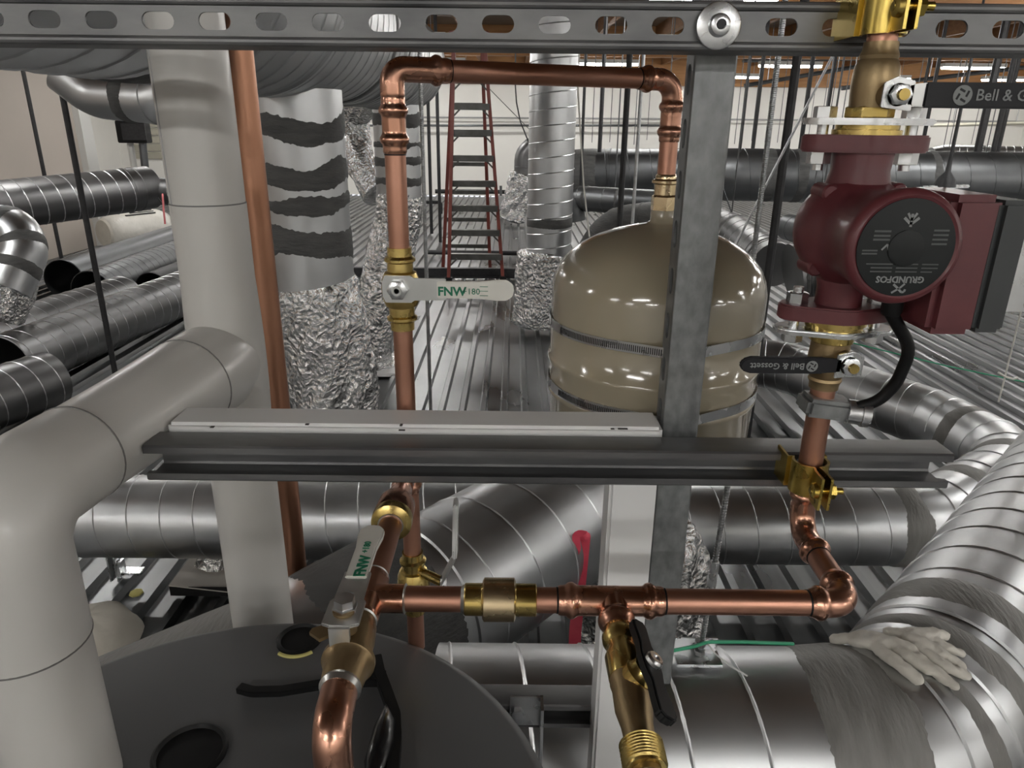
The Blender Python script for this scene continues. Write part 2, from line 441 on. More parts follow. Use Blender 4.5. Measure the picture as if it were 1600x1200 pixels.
# ceiling lamps: enclosed strips in rows; unseen rows behind the camera are added for front light
lamp_names = []
def lamp(x, y, label):
    z = zr(1.12)
    h = MB().prism([(-.085, .07), (.085, .07), (.085, .0), (.07, 0), (-.07, 0), (-.085, 0)], (x - .61, y, z), (0, 1, 0), (0, 0, 1), 1.22, (1, 0, 0)).build('housing', 'white_steel')
    d = MB().prism([(-.07, .0), (.07, .0), (.06, -.025), (.03, -.04), (-.03, -.04), (-.06, -.025)], (x - .6, y, z), (0, 1, 0), (0, 0, 1), 1.2, (1, 0, 0)).build('diffuser', 'lamp')
    r1 = MB().tube([(x - .4, y, z + .07), (x - .4, y, CEIL)], .006, 6).build('suspension_rod', 'threaded')
    r2 = MB().tube([(x + .4, y, z + .07), (x + .4, y, CEIL)], .006, 6).build('suspension_rod', 'threaded')
    thing('ceiling_lamp', label, 'lamp', [h, d, r1, r2], 'strip lamps hung under the wooden ceiling')
for iy, y in enumerate((-5.6, -2.6, .6, 3.8, 7.4, 11.2, 15.4, 19.0)):
    for ix, x in enumerate((-8.6, -4.9, -1.6, 1.8, 5.4, 9.0, 12.0)):
        if x < -6 and y < 12.5: continue
        if -1 < y < 5 and -3 < x < 4: continue          # no lamps right over the rack
        lamp(x, y, 'white strip lamp hung on two rods below the wooden ceiling')

# ================================================================== far end of the hall
def bar(name, label, cat, a, b, r, m_, group=None, n=8):
    return tag(MB().tube([a, b], r, n).build(name, m_), label, cat, group)
bar('wall_conduit', 'long thin grey conduit running level across the white back wall', 'conduit', P(420, 196, 20.7), P(1070, 196, 20.7), .03, 'galv_dark')
bar('wall_pipe', 'upper pale conduit crossing the back wall behind the ladder', 'conduit', P(500, 182, 20.8), P(1600, 190, 20.8), .022, 'parapet')
bar('floor_pipe', 'long black pipe just above the deck at the foot of the back wall', 'pipe', P(680, 299, 19.5), P(905, 301, 19.5), .055, 'black_steel')
bar('floor_pipe', 'thin black pipe lying across the deck behind the ladder', 'pipe', PZ(665, 394, .06), PZ(830, 396, .06), .035, 'black_steel')
tag(MB().sweep([(-.07, 0), (.07, 0), (.07, .015), (.015, .015), (.015, .12), (-.07, .12)], [PZ(540, 432, 0), PZ(850, 434, 0)]).build('angle_iron', 'black_steel'), 'black steel angle bar lying across the deck at the ladder feet', 'steel bar')
# floor box with two pipes
o = PZ(789, 333, 0)
thing('junction_box', 'small grey box on two short legs standing on the deck behind the ladder', 'box', [
    MB().prism([(-.2, 0), (.2, 0), (.24, .3), (-.24, .3)], o + V(0, 0, .08), (1, 0, 0), (0, 0, 1), .3, (0, 1, 0)).build('box_body', 'parapet', bevel=.01),
    MB().tube([o + V(-.1, .1, 0), o + V(-.1, .1, .6)], .03, 8).build('conduit_stub', 'galv_dark'),
    MB().tube([o + V(.1, .1, 0), o + V(.1, .1, .6)], .03, 8).build('conduit_stub', 'galv_dark')])
# electrical gear in the far left alcove
thing('speaker_box', 'black square box on the white column in the far left corner', 'box', [
    MB().box(P(209, 206, 11.6), .44, .2, .32).build('box_body', 'black_rubber', bevel=.01), MB().box(P(209, 206, 11.49), .36, .02, .24).build('front_grille', 'black_steel')])
mb = []
c = P(238, 225, 20.8)
for i in range(12):
    mb.append(MB().box((c.x, 20.95, 1.0 + i * .21), 1.2, .06, .17, Matrix.Rotation(.3, 3, 'X')).build('slat', 'louvre'))
thing('wall_louvre', 'tan louvred panel on the back wall beside the white pipe', 'louvre', mb)
bar('wall_conduit', 'white vertical conduit on the column left of the black box', 'conduit', P(196, 180, 11.7), P(212, 275, 11.7), .05, 'white_steel')
bar('wall_conduit', 'grey vertical conduit on the column under the black box', 'conduit', P(222, 215, 11.75), P(228, 275, 11.75), .06, 'galv_dark')

# ladder -------------------------------------------------------------------------
def ladder():
    parts = []
    fl_, fr_ = PZ(701, 439, 0), PZ(786, 437, 0); rl, rr_ = PZ(692, 424, 0), PZ(766, 425, 0)
    H = 2.92
    tl = V(0, 0, 0); mid = (fl_ + fr_ + rl + rr_) / 4
    tl, tr = P(711, 108, mid.y), P(757, 109, mid.y); tl.z = tr.z = H
    def rail(a, b, nm):
        d = (b - a).normalized(); return MB().sweep([(-.021, -.03), (.021, -.03), (.021, .03), (-.021, .03)], [a, b], up=(0, 1, 0)).build(nm, 'ladder_red')
    dy = V(0, .05, 0)
    parts += [rail(fl_, tl - dy, 'front_rail'), rail(fr_, tr - dy, 'front_rail'), rail(rl, tl + dy + V(-.02, 0, -.15), 'rear_rail'), rail(rr_, tr + dy + V(-.03, 0, -.15), 'rear_rail')]
    nst = 9
    for i in range(1, nst):
        f = i * .305 / H
        a = fl_.lerp(tl - dy, f); b = fr_.lerp(tr - dy, f)
        s_ = MB().box((a + b) / 2 + V(0, .02, 0), (b - a).length, .1, .075).build('step', 'ladder_step'); parts.append(s_)
        for q, sg in ((a, 1), (b, -1)):
            MB().sweep([(-.01, -.01), (.01, -.01), (.01, .01), (-.01, .01)], [q + V(0, 0, -.12), q + V(sg * .1, 0, -.02)], up=(0, 1, 0)).build('brace', 'ladder_step', s_)
    for i in range(1, 8):
        f = i * .36 / (H - .15)
        a = rl.lerp(tl + dy + V(-.02, 0, -.15), f); b = rr_.lerp(tr + dy + V(-.03, 0, -.15), f)
        parts.append(MB().box((a + b) / 2, (b - a).length, .04, .05).build('rear_rung', 'ladder_step'))
    parts.append(MB().box((tl + tr) / 2 + V(0, 0, .03), (tr - tl).length + .12, .24, .07).build('top_cap', 'ladder_red', bevel=.01))
    for q in (fl_, fr_, rl, rr_):
        parts.append(MB().box(q + V(0, 0, .025), .09, .07, .05).build('rubber_foot', 'black_rubber'))
    thing('step_ladder', 'tall red step ladder standing open on the metal deck', 'ladder', parts)
ladder()

# hanger rods --------------------------------------------------------------------
def rod(px, py, Y, r, zt, zb, m_, label, name='hanger_rod', group=None, thread=False):
    q = P(px, py, Y)
    a, b = V(q.x, q.y, zr(zt)), V(q.x, q.y, zb)
    if thread:
        n_ = int((a.z - b.z) / .0052); rings = []
        mb = MB(); pf = PathF([a, b]); mb.tube(pf, r * .88, 10)
        seam_mesh(mb, pf, r * .88, 0, pf.L, .0048 if r > .0055 else .004, .0019, r * .16, 10)
        ob = mb.build(name, m_, ang=70)
    else: ob = MB().tube([a, b], r, 8).build(name, m_)
    return tag(ob, label, 'rod', group)
rod(40, 130, 9.9, .026, 1.74, 0.0, 'black_steel', 'leftmost black vertical rod standing in front of the tan wall')
rod(98, 150, 5.0, .020, .30, 0.0, 'black_steel', 'thick black vertical rod beside the white insulated pipe at the left')
rod(1243, 110, 3.5, .021, 1.2, 0.0, 'black_steel', 'broad black vertical bar between beige tank and red pump')
rod(1216, 90, 1.9, .0075, 1.2, zr(-1.0), 'threaded', 'zinc threaded rod behind the beige tank next to the black bar', thread=True)
rod(658, 160, 1.74, .0052, 1.2, zr(-.86), 'threaded', 'zinc threaded rod just right of the copper riser', thread=True)
rod(977, 200, 3.2, .0125, 1.2, zr(-.9), 'black_steel', 'thickest black rod left of the copper drop to the tank')
rod(1000, 170, 3.0, .007, 1.2, zr(-.8), 'threaded', 'bright zinc rod between black rod and copper drop', thread=False)
rod(940, 170, 8.0, .022, 1.7, zr(-.28), 'black_steel', 'black rod holding the dark far duct, second right of the round riser')
rod(912, 170, 8.6, .017, 1.7, zr(-.9), 'black_steel', 'black rod closest to the round spiral riser on its right')
for i, (px, py, Y, r, zb) in enumerate(((671, 240, 13.5, .03, 0), (685, 240, 12.5, .028, 0), (1160, 200, 9.0, .018, zr(-.3)), (1186, 150, 9.5, .025, zr(-.3)), (1262, 150, 10, .030, zr(-.3)), (1297, 150, 10, .02, zr(-.3)), (1432, 200, 10, .02, zr(-.3)), (1447, 200, 10, .022, zr(-.3)), (1560, 90, 9.2, .045, zr(-.45)), (1578, 120, 9.8, .03, zr(-.3)), (1586, 120, 9.9, .026, zr(-.3)))):
    lab = ('black drop rod standing on the deck left of the ladder, left one of two', 'black drop rod standing on the deck left of the ladder, right one of two', 'thin dark hanger rod just right of the galvanized post', 'dark hanger rod over the far duct, second right of the post', 'dark hanger rod behind the upper valve, left one', 'thin dark hanger rod close to the left of the upper bronze valve', 'dark hanger rod right of the upper valve, left of a close pair', 'dark hanger rod right of the upper valve, right of a close pair', 'thick dark hanger rod below the upper black valve handle', 'dark hanger rod right of the thick one at the right edge', 'rightmost dark hanger rod at the edge of the picture')[i]
    rod(px, py, Y, r, 1.72, zb, 'black_steel', lab)
random.seed(11)
for i in range(34):                        # fine suspension wires over the far duct
    px = 900 + i * 20 + random.uniform(-8, 8); Y = random.uniform(9.6, 17)
    if 1085 < px < 1150 or 1330 < px < 1400: continue
    rod(px, 180, Y, .0065, 1.7, zr(-.3), 'galv_dark', 'fine suspension wire hanging from the ceiling before the white back wall', 'suspension_wire', 'fine wires hanging before the back wall')
def wire(name, label, pts, r, m_, cat='wire', group=None, up=False):
    if up: pts = [V(pts[0].x, pts[0].y, CEIL)] + list(pts)
    return tag(MB().tube(pts, r, 6).build(name, m_), label, cat, group)
wire('brace_wire', 'slanting brace wire crossing the rods left of the red pump', [P(1302, 85, 2.6), P(1130, 420, 2.6)], .0045, 'threaded', up=True)
wire('brace_wire', 'slack black cable hanging left of the spiral riser', [P(805, 130, 12), P(807, 160, 12), P(813, 190, 12), P(826, 222, 12)], .012, 'black_steel', up=True)
wire('brace_wire', 'thin diagonal brace wire above the ladder top', [P(760, 134, 15), P(830, 205, 15)], .008, 'galv_dark')
wire('brace_wire', 'thin diagonal wire crossing behind the tank and post', [P(1128, 290, 6), P(1168, 400, 6)], .006, 'galv_dark')
wire('brace_wire', 'thin white string left of the zinc rod behind the tank', [P(903, 140, 3.4), P(912, 290, 3.4), P(921, 370, 3.4)], .004, 'white_plastic', up=True)
for i, (a, b, Y, lab) in enumerate((((1163, 134), (1345, 103), 14, 'long diagonal sprinkler pipe under the ceiling left of the upper valve'), ((1160, 95), (1340, 92), 17, 'level sprinkler pipe under the ceiling left of the upper valve'), ((1410, 128), (1620, 103), 14, 'long diagonal sprinkler pipe under the ceiling right of the upper valve'), ((1455, 196), (1620, 192), 16, 'level pale pipe in front of the back wall at the right edge'), ((1315, 138), (1400, 126), 13, 'short dark pipe under the ceiling behind the upper valve'))):
    pa, pb = P(*a, Y), P(*b, Y)
    pp = [MB().tube([pa, pb], .035, 8).build('pipe', 'galv_dark' if i != 3 else 'louvre')]
    for f in (.2, .8):
        q = pa.lerp(pb, f); pp.append(MB().tube([q, V(q.x, q.y, CEIL)], .008, 6).build('pipe_hanger', 'threaded'))
    thing('sprinkler_pipe', lab, 'pipe', pp)

wire('floor_pipe', 'small black bent pipe end near the deck left of the ladder', rnd([P(662, 316, 14), P(689, 316, 14), P(689, 334, 14)], .05, 4), .035, 'black_steel', 'pipe')
q = P(1476, 292, 8.15)
thing('duct_clip', 'zinc hanger clip with black cone on the far duct above the pump', 'clip', [
    MB().box(q, .50, .10, .035, Matrix.Rotation(-.05, 3, 'Y')).build('clip_plate', 'zinc', bevel=.01), MB().lathe(q, (0, 0, 1), [(.0, .11), (.08, .09), (.16, .03), (.30, .02), (1.9, .012)], 12).build('rod_cone', 'black_steel')])
# ================================================================== far ducts
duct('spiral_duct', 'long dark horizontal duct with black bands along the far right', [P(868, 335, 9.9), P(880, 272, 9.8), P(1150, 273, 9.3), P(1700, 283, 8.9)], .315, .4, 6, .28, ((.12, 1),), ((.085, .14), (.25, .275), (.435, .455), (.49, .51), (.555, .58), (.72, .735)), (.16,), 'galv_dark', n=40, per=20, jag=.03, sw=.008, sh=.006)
duct('spiral_duct', 'bright spiral duct lying behind and above the dark far duct', [P(1455, 247, 14), P(1475, 243, 14), P(1700, 249, 13)], .19, .2, 5, .12, ((.12, 1),), ((.33, .36),), (), 'galv', n=32, per=16, sw=.01, sh=.008)
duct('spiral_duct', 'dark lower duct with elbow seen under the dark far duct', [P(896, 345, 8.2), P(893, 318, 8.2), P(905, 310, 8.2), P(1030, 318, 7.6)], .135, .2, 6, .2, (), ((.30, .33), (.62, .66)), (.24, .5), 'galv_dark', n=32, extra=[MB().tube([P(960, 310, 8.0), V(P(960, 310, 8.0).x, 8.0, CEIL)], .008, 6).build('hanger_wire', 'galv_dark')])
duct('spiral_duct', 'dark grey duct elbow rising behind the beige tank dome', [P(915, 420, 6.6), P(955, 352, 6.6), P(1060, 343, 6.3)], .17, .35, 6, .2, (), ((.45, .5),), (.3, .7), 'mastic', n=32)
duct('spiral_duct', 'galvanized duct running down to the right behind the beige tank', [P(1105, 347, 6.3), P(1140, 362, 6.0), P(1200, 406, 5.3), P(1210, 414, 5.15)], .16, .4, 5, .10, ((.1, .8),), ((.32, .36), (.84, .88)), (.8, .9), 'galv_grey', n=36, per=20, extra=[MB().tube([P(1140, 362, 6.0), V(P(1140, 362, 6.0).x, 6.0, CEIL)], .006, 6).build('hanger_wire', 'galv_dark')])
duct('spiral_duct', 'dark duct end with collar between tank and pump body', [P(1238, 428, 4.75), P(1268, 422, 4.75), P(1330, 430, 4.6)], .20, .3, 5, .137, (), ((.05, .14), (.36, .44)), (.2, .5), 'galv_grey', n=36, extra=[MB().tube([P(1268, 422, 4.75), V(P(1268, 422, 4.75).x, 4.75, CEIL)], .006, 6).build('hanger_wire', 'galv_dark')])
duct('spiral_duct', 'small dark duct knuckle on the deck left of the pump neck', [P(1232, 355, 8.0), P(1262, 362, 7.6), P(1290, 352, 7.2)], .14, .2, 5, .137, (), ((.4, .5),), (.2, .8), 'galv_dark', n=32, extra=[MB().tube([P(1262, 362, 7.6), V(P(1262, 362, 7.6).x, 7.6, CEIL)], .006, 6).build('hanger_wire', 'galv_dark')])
# round riser behind the upper copper run
q = P(860, 300, 7.0)
duct('spiral_riser', 'tall round spiral duct rising beside the ladder with one black band', [V(q.x, 7, zr(1.7)), V(q.x, 7, .72)], .215, None, 6, .137, ((0, 1),), ((.865, .90),), (), 'galv', n=48, per=32, sw=.007, sh=.005, jag=.02, extra=[foil_sleeve(PathF([V(q.x - .05, 7, .78), V(q.x - .1, 6.95, .02)]), .22, 0, .74, 'foil_boot', .03, 'foil_far', amp=.03)])
q = P(818, 270, 15)
duct('vent_elbow', 'far grey duct elbow with foil end left of the spiral riser', [V(q.x + .6, 15, q.z + .55), V(q.x, 15, q.z + .5), V(q.x, 15, .9)], .19, .3, 6, .137, (), (), (.8,), 'galv_grey', n=28, extra=[foil_sleeve(PathF([V(q.x, 15, 1.0), V(q.x - .25, 15, .05)]), .2, 0, .97, 'foil_boot', .05, 'foil_far', amp=.06)])

# duct with brushed bands and leaning foil flex behind the copper riser
q = P(622, 260, 5.8)
duct('banded_riser', 'far vertical duct with dark bands right behind the copper riser', [V(q.x, 5.8, zr(.12)), V(q.x, 5.8, zr(-.55))], .175, None, 6, .137, (), ((.05, .22), (.38, .46), (.55, .66), (.76, .88)), (), 'galv', n=40, jag=.05)
pf = PathF(rnd([V(q.x, 5.8, zr(-.5)), V(q.x - .02, 5.8, zr(-.75)), P(603, 430, 5.75), P(582, 520, 5.7), P(577, 556, 5.7)], .5, 6))
thing('foil_flex', 'crinkled silver flexible duct leaning down onto a white floor boot', 'flexible duct', [
    foil_sleeve(pf, .165, 0, pf.L, 'foil_jacket', .01, 'foil_far', amp=.016, rf=lambda t: .160 + .02 * math.sin(t * 3), step=.02, seed=5.0),
    MB().lathe(PZ(577, 569, 0), (0, 0, 1), [(0, .25), (.02, .25), (.03, .2), (.16, .19)], 36).build('floor_collar', 'foil_far'),
    MB().box(PZ(577, 569, 0) + V(0, 0, .0), .62, .55, .03).build('floor_plate', 'white_frame')])
pf = PathF(rnd([V(-.98, 6.3, zr(.30)), P(552, 175, 7.0), P(556, 225, 7.0), P(566, 262, 6.8), P(590, 305, 6.6)], .4, 6))
thing('foil_flex', 'thin silver flexible duct slanting behind the banded duct', 'flexible duct', [foil_sleeve(pf, .13, 0, pf.L, 'foil_jacket', .0, 'foil_far', amp=.02)])

# near riser with heavy mastic bands, foil wrap below
q = P(476, 300, 3.15)
rp = [V(q.x, 3.15, zr(.12)), V(q.x, 3.15, zr(-.70))]
duct('banded_riser', 'large vertical duct with thick dark brushed bands beside the copper pipe', rp, .183, None, 6, .137, (), ((.08, .235, -.025), (.31, .435, -.03), (.50, .575, -.01), (.675, .85, .02)), (), 'galv', n=56, jag=.07)
pf = PathF([V(q.x, 3.15, zr(-.665)), V(q.x + .05, 3.17, zr(-1.1)), V(q.x + .0, 3.24, .02)])
tag(foil_sleeve(pf, .185, 0, pf.L, 'foil_wrap', .012, 'foil', amp=.035, step=.025), 'crumpled silver foil wrap under the banded duct', 'foil wrap')

# big overhead trunk
duct('trunk_duct', 'huge overhead spiral duct running away above the two banded risers', [V(-.93, .8, zr(.44)), V(-.93, 6.35, zr(.44))], .355, None, 5, .137, ((0, 1),), ((.175, .21, .03), (.545, .56), (.63, .645)), (.35, .56, .62, .80, .99), 'galv_far', n=72, per=44, sw=.005, sh=.0035)
duct('branch_duct', 'short galvanized branch under the overhead trunk at the upper left', [P(100, 110, 3.4), P(150, 148, 3.4), P(250, 156, 3.3), V(-1.22, 3.3, zr(.24))], .10, .16, 6, .137, (), ((.36, .45),), (.55, .7), 'galv_far', n=40)
# ================================================================== ducts at the left
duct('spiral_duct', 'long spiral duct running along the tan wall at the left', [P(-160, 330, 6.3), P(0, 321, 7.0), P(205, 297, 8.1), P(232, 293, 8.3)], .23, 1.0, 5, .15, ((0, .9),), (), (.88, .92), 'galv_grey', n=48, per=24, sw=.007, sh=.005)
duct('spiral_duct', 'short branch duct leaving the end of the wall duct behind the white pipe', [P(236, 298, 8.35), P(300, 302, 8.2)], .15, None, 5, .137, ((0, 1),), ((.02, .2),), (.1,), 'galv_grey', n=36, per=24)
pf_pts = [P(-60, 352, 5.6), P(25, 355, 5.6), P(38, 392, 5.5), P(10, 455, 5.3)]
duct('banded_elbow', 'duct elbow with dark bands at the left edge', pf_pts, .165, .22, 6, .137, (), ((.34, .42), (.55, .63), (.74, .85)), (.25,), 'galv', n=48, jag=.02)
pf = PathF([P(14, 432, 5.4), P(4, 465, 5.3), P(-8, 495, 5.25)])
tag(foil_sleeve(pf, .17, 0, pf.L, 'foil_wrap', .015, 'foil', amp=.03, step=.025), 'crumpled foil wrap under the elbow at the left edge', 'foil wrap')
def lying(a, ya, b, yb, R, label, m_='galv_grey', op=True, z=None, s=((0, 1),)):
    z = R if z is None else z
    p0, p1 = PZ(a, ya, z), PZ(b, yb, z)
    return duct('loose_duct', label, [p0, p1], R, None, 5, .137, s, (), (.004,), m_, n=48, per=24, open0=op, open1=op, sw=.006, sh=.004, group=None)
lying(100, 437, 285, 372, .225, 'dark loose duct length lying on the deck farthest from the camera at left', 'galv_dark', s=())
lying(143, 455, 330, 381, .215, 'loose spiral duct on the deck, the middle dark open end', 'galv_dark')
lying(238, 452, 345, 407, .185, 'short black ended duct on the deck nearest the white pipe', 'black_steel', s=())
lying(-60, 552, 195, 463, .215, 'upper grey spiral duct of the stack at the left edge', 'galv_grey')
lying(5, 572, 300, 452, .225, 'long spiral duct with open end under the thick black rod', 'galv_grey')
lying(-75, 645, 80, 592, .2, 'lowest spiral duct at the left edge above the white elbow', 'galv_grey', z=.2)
# insulation bag
b0, b1 = PZ(168, 385, .1), PZ(262, 372, .1)
mb = MB(); pf = PathF([b0.lerp(b1, i / 10) + V(0, 0, .20) for i in range(11)])
mb.tubef(pf, lambda d: .30 * (.75 + .25 * min(1, 6 * min(d, pf.L - d) / pf.L)), .12, 28)
bag = mb.build('bag_body', 'bag_plastic', ang=70)
u = (b1 - b0).normalized(); side = u.cross(V(0, 0, 1))
for i in range(3):
    q = b0.lerp(b1, .5 + .05 * i) + side * (.17 - .05 * i) + V(0, 0, .20 + .25 + .02 * i)
    MB().box(q, .5 - .1 * i, .03, .02, Matrix.Rotation(math.atan2(u.y, u.x), 3, 'Z')).build('print_line', 'print_dark', bag)
thing('insulation_bag', 'white plastic bag of insulation lying behind the loose ducts', 'bag', [bag, MB().lathe(b0 + V(0, 0, .20), b0 - b1, [(.0, .22), (.03, .2), (.035, .1), (.04, .0)], 20).build('bag_end', 'fabric_cream')])
wire('marker_ribbon', 'short pink ribbon hanging from the wall duct at the left', [P(254, 303, 7.9), P(256, 330, 7.8), P(258, 350, 7.8)], .010, 'ribbon_faded', 'ribbon')

# ================================================================== ducts under the strut rack
D9Y, D9Z, D9R = 2.74, zr(-1.63), .178
leftx = P(80, 800, D9Y).x; rx = P(1470, 812, D9Y).x
main_pts = [V(leftx - .6, D9Y, D9Z), V(rx - .05, D9Y, D9Z), V(2.62, 3.32, D9Z), V(2.5, 3.95, D9Z), V(1.95, 4.95, D9Z), V(1.0, 5.2, D9Z)]
duct('spiral_duct', 'long level spiral duct below the rack that hooks back at the right', main_pts, D9R, .42, 7, .137, ((0, .521), (.72, 1)), ((.523, .537), (.575, .592), (.638, .655), (.70, .712)), (.548, .56, .60, .622, .664, .685), 'galv', 'mastic_grey', n=56, per=30, jag=.03)
# strut stub that carries it
q = PZ(183, 905, .0)
thing('duct_support', 'short zinc strut foot with bracket under the level duct', 'support', [
    MB().prism([(-.02, -.02), (.02, -.02), (.02, .02), (.012, .02), (.012, -.012), (-.012, -.012), (-.012, .02), (-.02, .02)], V(q.x, q.y, 0), (1, 0, 0), (0, -1, 0), .2, (0, 0, 1)).build('strut_leg', 'zinc'),
    MB().box((q.x + .06, q.y + .02, .03), .1, .05, .012).build('foot_bracket', 'zinc'), MB().box((q.x + .03, q.y, .06), .012, .05, .07).build('bracket_upright', 'zinc')])
# diagonal duct
zz = zr(-1.21)
dp = [V(-.98, .87, zz), V(-.515, 1.277, zz), V(.134, 2.016, zz), V(.36, 2.242, zz), V(.40, 2.285, zz - .40)]
mb = MB(); pf = PathF(rnd(dp, .33, 7)); band_mesh(mb, pf, .224, .03, pf.L * .295, .003, .03, 90, 8.0)
dull = mb.build('sealant_coat', 'mastic_grey')
duct('spiral_duct', 'large bright spiral duct slanting away under the middle of the rack', dp, .224, .33, 7, .150, ((.47, .78),), ((.30, .45),), (.46, .80, .88), 'galv', 'mastic', n=64, per=34, jag=.04, extra=[dull])
pf = PathF([V(.45, 2.27, zz - .20), V(.49, 2.26, zz - .4), V(.50, 2.25, .02)])
tag(foil_sleeve(pf, .215, 0, pf.L, 'foil_wrap', .02, 'foil', amp=.05, step=.025), 'crumpled foil wrap standing on the deck behind the white post', 'foil wrap')
# near duct with glove
NY, NZ, NR = 1.023, zr(-1.097), .186
ex = P(1440, 1100, 1.004).x
np_ = [V(-.135, NY, NZ), V(ex, NY, NZ), V(ex + 1.25, NY + 1.25, NZ)]
near, nearpf = duct('spiral_duct', 'nearest galvanized duct at lower right with smeared grey sealant on its elbow', np_, NR, .40, 9, .128, ((0, .246), (.475, 1)), ((.248, .312, .008), (.337, .352, -.006), (.372, .398, .006), (.425, .470)), (.328, .362, .412), 'galv', 'mastic_grey', n=72, per=40, jag=.03)
# hanger of the near duct
q = P(1094, 1012, 1.05); hx = q.x; hz = NZ + NR + .010
ra, rb = V(hx + .033, 1.08, zr(-.28)), V(hx, 1.052, hz - .03)
mb = MB(); mb.tube([ra, rb], .0046, 10); seam_mesh(mb, PathF([ra, rb]), .0043, 0, (rb - ra).length, .005, .002, .0012, 10)
thing('duct_hanger', 'zinc threaded rod with coupling nut and strut clip on the nearest duct', 'hanger', [
    mb.build('threaded_rod', 'threaded', ang=70),
    MB().lathe(ra.lerp(rb, .66), rb - ra, [(0, .0084), (.047, .0084)], 6).build('coupling_nut', 'zinc'),
    MB().box((hx - .005, 1.045, hz), .08, .042, .006).build('strut_clip', 'zinc'), MB().box((hx - .005, 1.066, hz + .013), .08, .003, .028).build('clip_flange', 'zinc'),
    MB().lathe((hx, 1.052, hz + .004), (0, 0, 1), [(0, .010), (.009, .010)], 6).build('hex_nut', 'zinc'), MB().lathe((hx, 1.052, hz + .022), (0, 0, 1), [(0, .010), (.009, .010)], 6).build('hex_nut', 'zinc')])
wire('green_string', 'taut green string tied to the hanger over the nearest duct', rnd([P(1049, 1017, .995), P(1085, 1010, 1.023), P(1106, 1003, 1.046), P(1160, 1003, 1.06), P(1240, 1006, 1.07)], .05, 4), .0032, 'green_string', 'string')
wire('cable_tie', 'white cable tie tail sticking out from the duct hanger', rnd([P(1106, 1006, 1.042), P(1118, 1022, 1.004), P(1140, 1040, .977), P(1168, 1056, .958)], .03, 3), .0016, 'clear_plastic', 'cable tie')
wire('green_string', 'long thin green string stretched over the deck right of the pump', [P(1300, 528, 4.2), P(1480, 572, 4.0), P(1640, 605, 3.8)], .004, 'green_string', 'string')
wire('cable_tie', 'white hanging wire with knot over the bent duct at the right edge', [P(1597, 480, 3.3), P(1570, 590, 3.3), P(1560, 628, 3.3)], .004, 'white_plastic', 'wire')
wire('cable_tie', 'small white knot on the hanging wire at the right edge', [P(1560, 582, 3.29), P(1571, 589, 3.29), P(1583, 592, 3.29), P(1590, 590, 3.29)], .006, 'white_plastic', 'wire')
# pink ribbon
def ribbon(name, label, pts, wid, m_, parts_of=None):
    pf = PathF(pts); mb = MB(); mb.sweep([(-wid / 2, -.0006), (wid / 2, -.0006), (wid / 2, .0006), (-wid / 2, .0006)], pf, up=(0, 1, .01))
    return mb.build(name, m_)
thing('marking_ribbon', 'bright pink ribbon knotted to the slanting duct beside the white post', 'ribbon', [
    ribbon('ribbon_tail', '', rnd([P(913, 838, 1.782), P(907, 900, 1.760), P(899, 985, 1.738), P(897, 1030, 1.727)], .3, 4), .036, 'pink_ribbon'),
    ribbon('ribbon_loop', '', rnd([P(915, 835, 1.771), P(899, 832, 1.760), P(902, 858, 1.760), P(889, 885, 1.749), P(862, 905, 1.744)], .03, 4), .022, 'pink_ribbon'),
    MB().lathe(P(914, 838, 1.777), V(.2, -.9, .1), [(-.012, .004), (-.006, .013), (.004, .016), (.012, .005)], 10).build('ribbon_knot', 'pink_ribbon')])
# debris on the deck at the left
q = PZ(318, 918, .01)
thing('duct_scrap', 'grey painted sheet scrap with dark folded edge on the deck', 'scrap', [MB().box(q + V(.05, .05, .03), .34, .22, .004, Matrix.Rotation(.12, 3, 'Y')).build('sheet', 'cardboard'), MB().box(q + V(.05, -.055, .02), .34, .004, .045).build('folded_edge', 'black_rubber')])
tag(MB().lathe(PZ(213, 927, .0), (0, 0, 1), [(0, .03), (.006, .028), (.012, .012)], 7).build('foam_crumb', 'insulation_yellow'), 'small yellow foam crumb on the deck rib', 'crumb')
tag(foil_sleeve(PathF([PZ(332, 893, .0), PZ(332, 893, .0) + V(.06, .12, .16)]), .09, 0, .2, 'foil_scrap', .0, 'foil', amp=.05, n=30), 'crumpled piece of silver foil on the deck behind the white pipe', 'foil scrap')
mb = MB(); q = PZ(142, 1000, .01); rings = []
for i in range(9):
    t = i / 8; rings.append([q + V(.24 * math.cos(a) * math.sin(t * PI / 2) * .8 + .0, (.18 + .016 * math.sin(5 * a)) * math.sin(a) * math.sin(t * PI / 2), .12 * math.cos(t * PI / 2) + .012 * fbm(a * 2, t * 3, 5)) for a in [2 * PI * j / 28 for j in range(28)]])
mb.ringstrip(rings)
tag(mb.build('cloth_bag', 'fabric_cream', ang=80), 'cream coloured cloth bundle between white pipe and grey tank', 'cloth')
